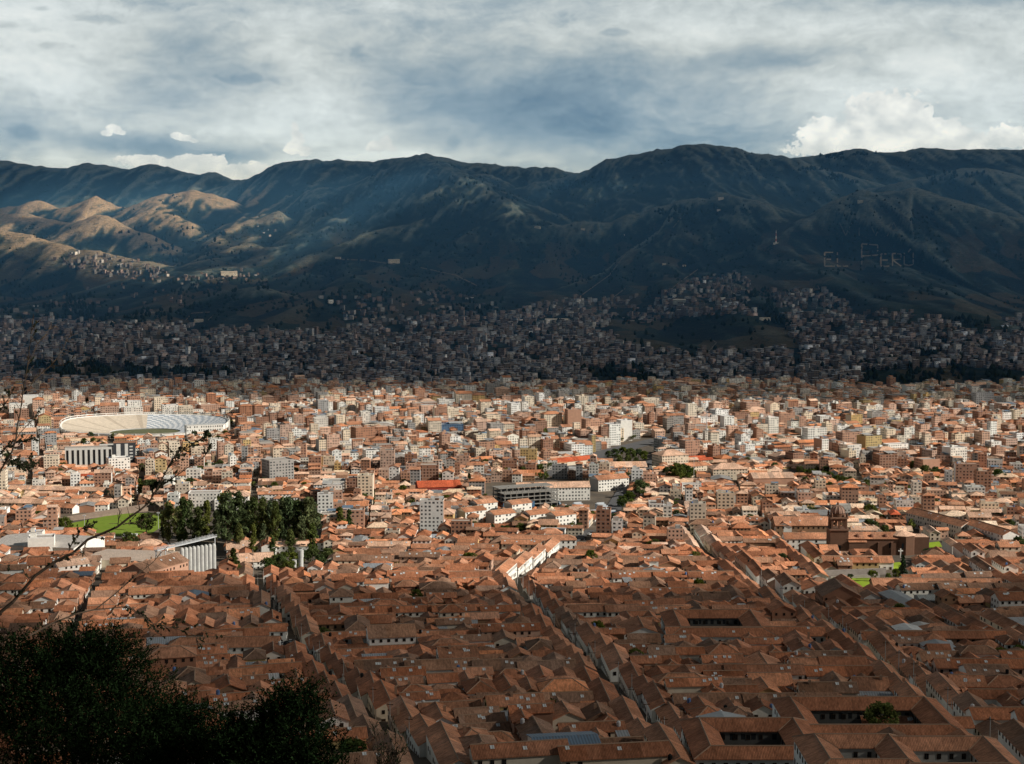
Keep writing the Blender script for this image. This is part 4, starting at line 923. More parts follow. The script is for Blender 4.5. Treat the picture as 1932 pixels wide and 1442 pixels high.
_S = [[-290,-400,-440,-490,-570,-700], [-200,-300,-340,-390,-450,-570], [-112,-190,-240,-285,-345,-440], [-18,-90,-147,-185,-240,-300], [53,27,0,48,105,150], [136,149,141,129,157,195], [236,228,188,196,210,255], [326,316,288,300,330,400],
      [418,408,385,402,440,525], [510,500,485,505,555,660]]
def street_x(i, y): return float(np.interp(y, STREETS_Y, _S[i]))
EXCLA = [np.array(p) for p in EXCL]
_bb = [(p[:, 0].min(), p[:, 0].max(), p[:, 1].min(), p[:, 1].max()) for p in EXCLA]
def free(x, y, r=0):
    for p, b in zip(EXCLA, _bb):
        if b[0] - r < x < b[1] + r and b[2] - r < y < b[3] + r:
            for dx, dy in ((0, 0), (r, 0), (-r, 0), (0, r), (0, -r)):
                if inpoly(np.array([x + dx]), np.array([y + dy]), p)[0]: return False
    return True
SPECS = []; YARDS = []
# low roofs in front of the big landmarks, so that they stay in view
LOWZ = [[(420, 1028), (610, 1028), (610, 1066), (420, 1066)], [(215, 1085), (390, 1070), (390, 1130), (215, 1130)], [(110, 1006), (315, 1006), (315, 1042), (110, 1042)], [(100, 812), (440, 800), (450, 850), (100, 856)], [(105, 872), (262, 872), (262, 912), (105, 912)], [(900, 945), (1130, 930), (1220, 950), (1130, 995), (900, 990)], [(770, 925), (890, 925), (890, 960), (770, 960)], [(500, 905), (575, 905), (575, 945), (500, 945)], [(1240, 876), (1520, 880), (1520, 945), (1240, 930)], [(1640, 885), (1790, 885), (1790, 915), (1640, 915)], [(1700, 980), (1932, 1010), (1932, 1050), (1700, 1035)], [(1470, 1030), (1740, 1030), (1740, 1090), (1470, 1090)], [(0, 930), (215, 930), (215, 985), (0, 985)], [(340, 950), (470, 950), (470, 985), (340, 985)]]
G = random.Random(5)
def pick(R, tab):
    t = R.random() * sum(w for _, w in tab)
    for v, w in tab:
        t -= w
        if t <= 0: return v
    return tab[-1][0]
def colonial(x, y, w, d, a, low=False):
    R = G; z = TZ(x, y)
    if y < 1100: rc0 = pick(R, [(BROWN_T, 5), (TERRA, 2.2), (OLD_T, 3), (ORANGE_T, .5)])
    else: rc0 = pick(R, [(TERRA, 4), (BROWN_T, 1), (PALE_T, 5), (ORANGE_T, .9), (OLD_T, 1.0), (RED_T, .12)])  # paler tiles in the sunlit band: brightness put into their colour
    wc0 = pick(R, [(WHITE, 4.5), (CREAM, 2), (ADOBE, 2), (OCHRE, .4), (PINK, .5), (BRICK, .8)])
    fl = pick(R, [(1, 4), (2, 5), (3, .5 if y < 1000 else 2)]) if not low else pick(R, [(1, 1), (2, 1)])
    m = 'tile'; mn = min(w, d); q = R.random()
    if mn < 11.5: t = 'bar'
    elif q < .30: t = 'ell'
    elif q < .52: t = 'you'
    elif q < .66 and mn > 15: t = 'court'
    elif q < .80: t = 'bar'
    else: t = 'ell'
    if R.random() < (.035 if y < 1000 else .04): t = 'shed'; m = 'sheet'; rc0 = pick(R, [(SHEET_W, 1.2), (SHEET_G, 3), (SHEET_B, .3)]); wc0 = pick(R, [(ADOBE, 1), (BRICK, 1), (WHITE, 1)])
    S = dict(x=x, y=y, z=z, a=a, w=w, d=d, fl=fl, t=t, wc0=wc0, rc0=rc0, wc=jit(R, wc0), rc=jit(R, rc0, .30), m=MI[m], seed=R.randrange(10 ** 8), side=R.random() < .5, back=R.random() < .42, kind='shed' if t == 'shed' else 'house', h=R.uniform(3.5, 6))
    if ROW:
        S.update(t='bar', ax=ROW['ax'], fl=ROW['fl'], kind='house', m=MI['tile'], rc0=ROW['rc0'], rc=jit(R, ROW['rc0'], .16), row=1, p=.5)
        if R.random() < .7: S['wc0'] = WHITE; S['wc'] = jit(R, WHITE, .06)
        else: S['wc0'] = pick(R, [(CREAM, 3), (OCHRE, .6), (PINK, .6)]); S['wc'] = jit(R, S['wc0'])
        SPECS.append(S); return
    if t == 'bar' and R.random() < .40: S['hip'] = (1, 1)
    if t == 'bar' and mn > 13:
        S['p'] = .36
    if y > 980: S['rc'] = tuple(min(.85, q * 1.14) for q in S['rc'])  # sunlit band lightened further, sunlight put into the tile colour
    SPECS.append(S)
def modern(x, y, w, d, a, tall):
    R = G; z = TZ(x, y)
    wc0 = pick(R, [(BRICK, 2.4), (BRICK2, 2.8), (WHITE, 3.4), (CREAM, 3), (PINK, 1.8), (GREY, 1.2), (OCHRE, .4)])
    fl = pick(R, [(2, 2), (3, 3.4), (4, 3.6), (5, 2.2), (6, 1.2 * tall), (7, .6 * tall), (8, .4 * tall), (9, .25 * tall)])
    if fl > 5: w, d = min(w, 26), min(d, 18)
    rf = pick(R, [('flat', 6), ('hip', 1.2), ('gab', 1.4)])
    m, rc0 = ('tile', pick(R, [(PALE_T, 2), (TERRA, 2), (ORANGE_T, 1)])) if rf != 'flat' else pick(R, [(('concrete', CONC), 4), (('concrete', CONC_D), 1), (('sheet', SHEET_W), .8), (('sheet', SHEET_G), .6), (('tile', PALE_T), .8)])
    bl = wc0 in (BRICK, BRICK2)
    S = dict(x=x, y=y, z=z, a=a, w=w, d=d, fl=fl, t='block', wc0=wc0, rc0=rc0, wc=jit(R, wc0), rc=jit(R, rc0, .12), m=MI[m], seed=R.randrange(10 ** 8), side=0, back=0, kind='block', roof=rf,
             wa=(R.choice((.5, .9, .9)) if bl else R.choice((.5, .5, .9)), R.choice((.5, 0, 0.05)), .5, R.choice((.5, 0, .9))), wc2=jit(R, R.choice((BRICK2, BRICK, CREAM, GREY, WHITE))) if R.random() < .6 else jit(R, wc0))
    SPECS.append(S)
def lot(x, y, w, d, a):
    if abs(x) > .40 * y + 25 or not free(x, y, min(w, d) * .42): return
    px, py = proj(x, y, TZ(x, y)); low = any(inpoly(np.array([px]), np.array([py]), q)[0] for q in LOWZ)
    r = G.random()
    left = x < -110 and y > 1000
    pc = float(np.interp(y, [1000, 1150, 1400, 1700, 2300], [1, .88 if not left else .66, .68, .42, .22]))
    if ROW: return colonial(x, y, w, d, a)
    if r < (.04 if y < 1100 else .09): YARDS.append((x, y, w, d)); return
    if low: colonial(x, y, w, d, a, True)
    elif G.random() < pc: colonial(x, y, w, d, a)
    else: modern(x, y, w - G.uniform(0, 2), d - G.uniform(0, 2), a, float(np.interp(y, [1000, 1700, 2150, 2700], [.2, 1.3, 2.2, 3.4])))
def split(u0, u1, v0, v1, W_, H_, emit, lo, hi_):
    w, h = (u1 - u0) * W_, (v1 - v0) * H_; mx = G.uniform(lo, hi_)
    if max(w, h) > mx or max(w, h) > 2.3 * min(w, h) and max(w, h) > 15:
        t = G.uniform(.38, .62)
        if w > h: m = u0 + (u1 - u0) * t; split(u0, m, v0, v1, W_, H_, emit, lo, hi_); split(m, u1, v0, v1, W_, H_, emit, lo, hi_)
        else: m = v0 + (v1 - v0) * t; split(u0, u1, v0, m, W_, H_, emit, lo, hi_); split(u0, u1, m, v1, W_, H_, emit, lo, hi_)
    else: emit((u0 + u1) / 2, (v0 + v1) / 2, w, h)
def quad_block(A, B, C, D, lo, hi_, rows=0):
    """A..D near left, near right, far right, far left"""
    W_ = (math.dist(A, B) + math.dist(C, D)) / 2; H_ = (math.dist(A, D) + math.dist(B, C)) / 2
    if W_ < 6 or H_ < 6: return
    def emit(u, v, w, h):
        f = lambda u, v: ((A[0]*(1-u)+B[0]*u)*(1-v) + (D[0]*(1-u)+C[0]*u)*v, (A[1]*(1-u)+B[1]*u)*(1-v) + (D[1]*(1-u)+C[1]*u)*v)
        p = f(u, v); q = f(u, v + .01); r = f(u + .01, v)
        a = math.atan2(q[1] - p[1], q[0] - p[0]) - math.pi / 2; a2 = math.atan2(r[1] - p[1], r[0] - p[0])
        lot(p[0], p[1], w * abs(math.cos(a - a2)) - .15, h - .15, a * .75 + a2 * .25 + G.uniform(-.035, .035))
    if not rows: return split(0, 1, 0, 1, W_, H_, emit, lo, hi_)
    # street fronts: continuous rows of houses with their ridges along the street
    u0, u1, v0, v1 = 0., 1., 0., 1.
    def row(side):
        dep = G.uniform(7.5, 10); rc0 = pick(G, [(BROWN_T, 5), (TERRA, 2.5), (OLD_T, 2)] if A[1] < 1000 else [(TERRA, 4), (BROWN_T, 1), (PALE_T, 5)]); fl = pick(G, [(2, 5), (1, 1.5)])  # row roofs also paler where sunlit, light put into the colour
        long_ = H_ if side in 'lr' else W_; n = max(1, round(long_ * (1 if side in 'lr' else u1 - u0) / G.uniform(17, 32))); cuts = [0] + sorted(min(.97, max(.03, (k + G.uniform(-.18, .18)) / n)) for k in range(1, n)) + [1]
        for a_, b_ in zip(cuts, cuts[1:]):
            if side == 'l': uu, vv, w, h, ax = u0 + dep / W_ / 2, (a_ + b_) / 2, dep, (b_ - a_) * H_, 'y'
            elif side == 'r': uu, vv, w, h, ax = u1 - dep / W_ / 2, (a_ + b_) / 2, dep, (b_ - a_) * H_, 'y'
            elif side == 'f': uu, vv, w, h, ax = u0 + (u1 - u0) * (a_ + b_) / 2, v0 + dep / H_ / 2, (b_ - a_) * (u1 - u0) * W_, dep, 'x'
            else: uu, vv, w, h, ax = u0 + (u1 - u0) * (a_ + b_) / 2, v1 - dep / H_ / 2, (b_ - a_) * (u1 - u0) * W_, dep, 'x'
            ROW.update(ax=ax, rc0=rc0, fl=fl if G.random() < .75 else pick(G, [(1, 1), (2, 2), (3, .4)])); emit(uu, vv, w + (0 if ax == 'y' else .3), h + (.3 if ax == 'y' else 0)); ROW.clear()
        return dep
    if rows & 1: d_ = row('l'); u0 = d_ / W_
    if rows & 2: d_ = row('r'); u1 = 1 - d_ / W_
    if G.random() < .6: d_ = row('f'); v0 = d_ / H_
    if G.random() < .45: d_ = row('b'); v1 = 1 - d_ / H_
    if u1 - u0 > .1: split(u0, u1, v0, v1, W_, H_, emit, lo, hi_)
ROW = {}
def make_city():
    y = 388.
    while y < 1560:
        H_ = G.uniform(62, 104); y2 = y + H_
        for i in range(len(_S) - 1):
            xa, xb = street_x(i, (y + y2) / 2), street_x(i + 1, (y + y2) / 2)
            n = max(1, round((xb - xa) / 95)); sk = G.uniform(-6, 6)
            for k in range(n):
                def X(f, yy): a, b = street_x(i, yy), street_x(i + 1, yy); return a + (b - a) * f
                f0, f1 = k / n, (k + 1) / n; m0 = 3.6 if k == 0 else 1.5; m1 = 3.6 if k == n - 1 else 1.5
                if y > 1020 and i == 5: m0 = .4
                if y > 1020 and i == 4: m1 = .4
                ya, yb = y + 1.8 + sk * .5, y2 - 1.8 + sk * .5
                quad_block((X(f0, ya) + m0, ya), (X(f1, ya) - m1, ya), (X(f1, yb) - m1, yb), (X(f0, yb) + m0, yb), 12, 25, ((1 if k == 0 and i >= 3 else 0) | (2 if k == n - 1 and i >= 2 else 0)) if y < 1090 else 0)
        y = y2
    y0 = y
    # beyond: freer grid, turned a little
    ang = math.radians(19); fr = frame(0, y0, ang)
    for i in range(-16, 17):
        for j in range(-14, 28):
            cx, cy_ = fr(i * 88 + G.uniform(-3, 3), j * 78 + 40 + (i % 2) * 22)
            if not (y0 - 30 < cy_ < 2840) or abs(cx) > .40 * cy_ + 60: continue
            f2 = frame(cx, cy_, ang + G.uniform(-.06, .06))
            quad_block(f2(-40, -35), f2(40, -35), f2(40, 35), f2(-40, 35), 13, G.choice((24, 30, 40)))
make_city()
# the shaded districts on the far slopes: points scattered over the photographed areas
FAR_AREAS = [
  ([(-60,602),(330,610),(480,622),(620,632),(690,610),(800,600),(960,592),(1060,582),(1130,604),(1180,645),(1300,668),(1500,658),(1600,642),(1750,652),(1990,625),(1990,690),(1932,702),(1800,692),(1700,702),(1640,716),(1500,735),(1330,735),(1250,752),(1100,748),(900,748),(600,742),(-60,744)], 24.),
  ([(1240,562),(1310,522),(1400,514),(1420,540),(1400,560),(1440,592),(1280,596),(1200,612)], 30.),
  ([(1455,548),(1570,540),(1600,570),(1620,620),(1700,645),(1500,652),(1480,600)], 30.),
  ([(1600,592),(1700,582),(1800,612),(1850,645),(1650,648)], 36.), ([(1780,645),(1950,588),(1950,660),(1800,680)], 40.),
  ([(950,600),(1000,575),(1090,560),(1200,560),(1210,600),(1130,610)], 36.),
  ([(600,562),(760,542),(900,562),(960,590),(650,612)], 120.), ([(60,562),(300,524),(520,516),(330,604),(0,604)], 420.),
  ([(90,484),(180,476),(290,496),(326,521),(250,526),(130,506)], 34.), ([(340,514),(520,508),(510,524),(350,527)], 60.), ([(420,440),(520,412),(560,442),(470,452)], 300.),
  ([(1290,740),(1932,730),(1990,752),(1990,762),(1300,756)], 60.)]
FAR_HOLES = [[(1170,645),(1290,603),(1410,603),(1500,640),(1450,656),(1300,664),(1200,660)], [(20,688),(180,688),(330,698),(430,696),(440,710),(150,714),(20,707)], [(330,585),(375,566),(431,549),(497,544),(558,564),(600,596),(620,622),(480,618),(330,606)], [(1090,690),(1180,700),(1290,720),(1260,745),(1130,735)], [(1620,700),(1800,690),(1932,700),(1932,728),(1640,735)]]
FAR = []
def dim(c): k = .62 if G.random() < .92 else 1.35; g_ = sum(c) / 3; return tuple((q * .5 + g_ * .5) * k * f for q, f in zip(c, (.9, .98, 1.14)))  # far houses darkened and blued: shade and haze put into the colour
def make_far():
    for poly, area in FAR_AREAS:
        P = np.array(poly, float); x0, y0 = P.min(0); x1, y1 = P.max(0)
        A = abs(sum(P[i][0] * P[(i + 1) % len(P)][1] - P[(i + 1) % len(P)][0] * P[i][1] for i in range(len(P)))) / 2
        k = 0
        for _ in range(int(A / area * 1.0 * (x1 - x0) * (y1 - y0) / A)):
            px, py = G.uniform(x0, x1), G.uniform(y0, y1)
            if not inpoly(np.array([px]), np.array([py]), poly)[0]: continue
            if any(inpoly(np.array([px]), np.array([py]), h)[0] for h in FAR_HOLES) and G.random() > .06: continue
            if float(fbm(np.array([px / 40.]), np.array([py / 18.]), 3)[0]) < -.24: continue
            if area > 28 and area < 100: py = round(py / 5.2) * 5.2 + G.uniform(-1.1, 1.1) + .06 * (px % 60)
            h = hit(px, py)
            if h is None: continue
            x, y, z = h; s = 1.0 if y < 4600 else .8
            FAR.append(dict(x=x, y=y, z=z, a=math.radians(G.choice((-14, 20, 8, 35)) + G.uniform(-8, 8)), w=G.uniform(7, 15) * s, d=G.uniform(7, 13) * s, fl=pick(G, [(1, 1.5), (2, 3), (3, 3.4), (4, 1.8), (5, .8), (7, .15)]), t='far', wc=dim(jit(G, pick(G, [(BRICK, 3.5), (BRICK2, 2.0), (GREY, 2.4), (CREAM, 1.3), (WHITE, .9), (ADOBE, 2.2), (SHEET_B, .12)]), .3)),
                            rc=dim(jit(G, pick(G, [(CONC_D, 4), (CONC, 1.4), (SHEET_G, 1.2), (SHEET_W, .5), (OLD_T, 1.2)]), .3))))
make_far()
def build_far(S, mb):
    fr = frame(S['x'], S['y'], S['a']); w, d = S['w'], S['d']; z0 = S['z']; z1 = z0 + S['fl'] * 2.8
    mb.box(fr, -w / 2, w / 2, -d / 2, d / 2, z0 - 5, z1, S['wc'] + (.9 if S['fl'] > 2 else .5,), MI['wall'], S['rc'] + (0,), MI['concrete'], fl=S['fl'])

# ------------------------------------------------------------------ which buildings show largest: a ray count from the viewpoint
class Ranged:
    pass
BUSH_HIDE = [(-10,1190),(120,1175),(240,1185),(265,1225),(300,1300),(400,1345),(470,1335),(520,1305),(580,1290),(612,1320),(660,1450),(-10,1450)]
def visibility():
    mb = MB(); rng = []
    for S in SPECS + LM:
        a = len(mb.f); build(S, Parts(mb), 1 if S['y'] < 1700 else 0); rng.append((a, len(mb.f)))
    owner = np.zeros(len(mb.f), dtype=int)
    for i, (a, b) in enumerate(rng): owner[a:b] = i
    bvh = BVHTree.FromPolygons(mb.v, mb.f, all_triangles=False)
    cnt = np.zeros(len(rng), int); sx = np.zeros(len(rng)); sy = np.zeros(len(rng))
    o = Vector((0, 0, CAMZ))
    for py in np.arange(735, 1442, 2.6):
        for px in np.arange(1, 1932, 2.6):
            if py > 1165 and inpoly(np.array([px]), np.array([py]), BUSH_HIDE)[0]: continue
            h = bvh.ray_cast(o, Vector(ray(px, py)), 6000)
            if h[2] is not None: k = owner[h[2]]; cnt[k] += 1; sx[k] += px; sy[k] += py
    return mb, rng, bvh, cnt, sx, sy
ALL = SPECS + LM
CITY_MB, CITY_RNG, CITY_BVH, CNT, SXP, SYP = visibility()
EYE = Vector((0, 0, CAMZ))
def sees(p, eps=.5):
    """is this point of a wall in plain view from the viewpoint (or from two metres beside it)?"""
    p = Vector(p)
    for e in (EYE,):
        d = p - e; L = d.length; h = CITY_BVH.ray_cast(e, d / L, L - eps)
        if h[2] is None: return True
    return False
# ------------------------------------------------------------------ turn the specs into objects
NEAR_N = dict(house=290, block=290, shed=60)
def choose():
    order = np.argsort(-CNT); pick_ = set(); n = dict(house=0, block=0, shed=0)
    for i in order:
        S = ALL[i]
        if CNT[i] < 3: break
        if S.get('lm'): continue
        k = S['kind']
        if n[k] < NEAR_N[k]: pick_.add(int(i)); n[k] += 1
    return pick_
CHOSEN = choose()
def make_window_mesh():
    mb = MB(); fr = frame(0, 0, 0)
    # unit window in the xz plane, facing -y
    c = (.10, .06, .035, 0)
    for x0, x1, z0, z1 in ((-.5, -.40, 0, 1), (.40, .5, 0, 1), (-.40, .40, 0, .08), (-.40, .40, .92, 1), (-.04, .04, .08, .92)):
        mb.box(fr, x0, x1, -.06, .02, z0, z1, c, MI['wood'], bottom=True)
    p = MB(); p.quad((-.42, -.012, .04), (.42, -.012, .04), (.42, -.012, .96), (-.42, -.012, .96), (0, 0, 0, 0), MI['glass'])
    return mb.mesh('window'), p.mesh('pane')
WIN_ME, PANE_ME = make_window_mesh()
def make_door_mesh():
    mb = MB(); fr = frame(0, 0, 0)
    mb.box(fr, -.5, .5, -.05, .02, 0, 1, (.09, .05, .03, 0), MI['wood']); mb.box(fr, -.58, -.5, -.08, .02, 0, 1.05, (.3, .25, .2, 0), MI['concrete']); mb.box(fr, .5, .58, -.08, .02, 0, 1.05, (.3, .25, .2, 0), MI['concrete'])
    return mb.mesh('door')
DOOR_ME = make_door_mesh()
def put(me, name, parent, org, p, ang, sx, sz):
    o = bpy.data.objects.new(name, me); COL.objects.link(o); o.parent = parent
    o.location = (p[0] - org[0], p[1] - org[1], p[2] - org[2]); o.rotation_euler = (0, 0, ang); o.scale = (sx, 1, sz); return o
def windows_on(S, root, org, mb, cap):
    """real windows and doors on the walls that the viewpoint sees"""
    n = 0; R = random.Random(S['seed'] + 1)
    for f, m in zip(mb.f, mb.m):
        if m != MI['wall'] or len(f) != 4 or n >= cap: continue
        a, b, c, d = (mb.v[i] for i in f)
        dx, dy = b[0] - a[0], b[1] - a[1]; L = math.hypot(dx, dy)
        if L < 3 or abs(c[2] - d[2]) > .01: continue
        nx, ny = dy / L, -dx / L                         # outward for walls listed counter-clockwise
        mx, my = (a[0] + b[0]) / 2, (a[1] + b[1]) / 2
        if nx * (0 - mx) + ny * (0 - my) < 0: nx, ny = -nx, -ny
        if (mx - S['x']) * nx + (my - S['y']) * ny < 0 and S['t'] != 'court': continue
        ang = math.atan2(nx, -ny); z0, z1 = a[2] + 3, d[2]; fl = S['fl']; fh = (z1 - z0) / max(fl, 1)
        if fh < 2: continue
        nu = max(1, int(L / (3.1 if S['y'] < 900 else 3.6)))
        for k in range(fl):
            for i in range(nu):
                if R.random() < .12: continue
                t = (i + .5) / nu; p = (a[0] + dx * t + nx * .04, a[1] + dy * t + ny * .04, z0 + k * fh)
                q = (p[0] + nx * .2, p[1] + ny * .2, p[2] + fh * .55)
                if not sees(q): continue
                if k == 0 and R.random() < .3: put(DOOR_ME, 'door', root, org, p, ang, 1.3, min(2.2, fh * .75))
                else:
                    wo = put(WIN_ME, 'window', root, org, (p[0], p[1], p[2] + fh * .30), ang, R.uniform(1.0, 1.25), min(1.5, fh * .46))
                    po = bpy.data.objects.new('pane', PANE_ME); COL.objects.link(po); po.parent = wo
                n += 1
                if n >= cap: return n
    return n
ANCH = []       # (photo x, photo y, words) for the labels
def ordinal(n): return ['nearest', 'second nearest', 'third nearest', 'fourth nearest', 'fifth nearest', 'sixth nearest', 'seventh nearest', 'eighth nearest', 'ninth nearest', 'tenth nearest', 'eleventh nearest', 'twelfth nearest', 'thirteenth nearest'][min(n, 12)]
ANCH = [(270, 805, 'the stadium'), (215, 990, 'the sports field'), (376, 1055, 'the white silos'), (440, 985, 'the tall tree grove'), (1583, 1000, 'the domed church tower'), (1610, 1103, 'the bright lawn'), (1085, 790, 'the orange brick tower'),
        (1000, 930, 'the concrete building frame'), (1830, 1010, 'the white arcaded hotel'), (315, 1080, 'the brick warehouse'), (828, 925, 'the dark red hall'), (985, 985, 'the white apartment rows'), (1010, 1075, 'the sunlit white street'), (185, 865, 'the striped hotel'),
        (532, 890, 'the black shadowed block'), (1350, 1178, 'the arcaded cloister'), (1425, 1395, 'the parasol court'), (1660, 1335, 'the big courtyard tree'), (1790, 1425, 'the lower right hotel'), (540, 1225, 'the small car park'), (1588, 1140, 'the tall brick hall'),
        (1275, 870, 'the hipped cream hotel'), (1676, 875, 'the square brick tower'), (1333, 810, 'the white mast'), (1745, 1145, 'the grey metal shed'), (668, 1190, 'the galleried house'), (1460, 910, 'the salmon brick building'), (80, 940, 'the school'), (1858, 760, 'the blue banded tower'),
        (560, 1360, 'the dark round bush'), (1030, 1200, 'the dark central street canyon'), (1550, 1290, 'the walled garden'), (860, 1330, 'the green back garden'), (1110, 1050, 'the lone street tree')]
def auto_labels(items):
    """items: (spec, px, py, count); a label for each that names look, and rank by distance to the nearest named place"""
    groups = {}
    for S, px, py, c in items:
        best = min(ANCH, key=lambda a: (a[0] - px) ** 2 + ((a[1] - py) * 1.6) ** 2)
        dx, dy = px - best[0], (py - best[1]) * 1.6
        side = ('right of' if dx > 0 else 'left of') if abs(dx) > abs(dy) else ('in front of' if dy > 0 else 'behind')
        if S['kind'] == 'block':
            look = f"{'tile-roofed ' if S['m'] == MI['tile'] or S['roof'] != 'flat' else ''}{WNAME[S['wc0']]} {['', 'one', 'two', 'three', 'four', 'five', 'six', 'seven', 'eight', 'nine', 'ten'][S['fl']]} storey block"
        elif S['kind'] == 'shed': look = f"{'large' if S['w'] * S['d'] > 260 else 'small'} {TNAME[S['rc0']]} metal shed"
        else:
            sh = {'bar': 'gabled', 'ell': 'L-shaped', 'you': 'U-shaped', 'court': 'courtyard'}[S['t']]
            look = f"{TNAME[S['rc0']]} {sh} {WNAME[S['wc0']]}-walled house"
        groups.setdefault((look, side, best[2]), []).append((dx * dx + dy * dy, S))
    for (look, side, an), L in groups.items():
        L.sort(key=lambda t: t[0])
        for i, (_, S) in enumerate(L):
            S['label'] = f"{look}, {side} {an}" if len(L) == 1 else f"{look}, {ordinal(i)} of {len(L)} {side} {an}"
NUMW = {}
def realise():
    items = [(ALL[i], SXP[i] / CNT[i], SYP[i] / CNT[i], CNT[i]) for i in CHOSEN]
    auto_labels(items)
    rest_h, rest_b, rest_s = MB(), MB(), MB()
    meta = {'house': ('tiled_house', 'house', 'tiled houses of the old town'), 'block': ('apartment_block', 'building', 'brick and plaster blocks of the city'), 'shed': ('metal_roofed_shed', 'shed', 'metal roofed sheds among the houses')}
    nwin = 0
    for i, S in enumerate(ALL):
        if i not in CHOSEN and not S.get('lm'):
            build(S, Parts({'house': rest_h, 'block': rest_b, 'shed': rest_s}[S['kind']]), 1 if S['y'] < 1500 else 0); continue
        if S.get('lm'): nm, cat, grp = S['name'], S['cat'], S.get('group')
        else: nm, cat, grp = meta[S['kind']]
        org = (S['x'], S['y'], S['z'])
        S['real'] = (S['y'] < 1100 and S['kind'] != 'block') if not S.get('lm') else S['y'] < 1450 and S['t'] in ('bar', 'court')
        if S['real'] and not S.get('lm'): S['nowin_mat'] = 1
        PT = Parts(); build(S, PT, 2 if S['y'] < 1350 else 1)
        root = thing(nm, org, S['label'], cat, grp)
        if S['real']:
            if S['y'] < 1100: PT['wall'].c = [c[:3] + (0,) if len(c) == 4 and max(c[:3]) > .16 else c for c in PT['wall'].c]
            if S['y'] < 1100: nwin += windows_on(S, root, org, PT['wall'], 30 if S.get('lm') else 10)
        PO = {n: part(mb, n, root) for n, mb in PT.items() if mb.f and n != 'ridge_cap'}
        if 'ridge_cap' in PT and PT['ridge_cap'].f: part(PT['ridge_cap'], 'ridge_cap', PO['roof'])
        for n, L in PT.rep.items():
            for mb in L:
                if mb.f: part(mb, n, PO.get('roof', root) if n in ('skylight', 'chimney', 'water_tank') else root)
    for mb, n, lab, cat in ((rest_h, 'tiled_houses', 'the remaining smaller looking tiled houses packed through the city', 'houses'), (rest_b, 'city_blocks', 'the remaining smaller looking brick and plaster blocks of the city', 'buildings'), (rest_s, 'sheds', 'the remaining small metal roofed sheds between the houses', 'sheds')):
        if mb.f: tag(mb.build(n), lab, cat, None, 'stuff')
    mb = MB()
    for S in FAR: build_far(S, mb)
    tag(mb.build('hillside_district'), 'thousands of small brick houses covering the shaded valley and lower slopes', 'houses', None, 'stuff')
    print('CITY', len(SPECS), 'far', len(FAR), 'chosen', len(CHOSEN), 'windows', nwin, 'faces', len(CITY_MB.f))
realise()
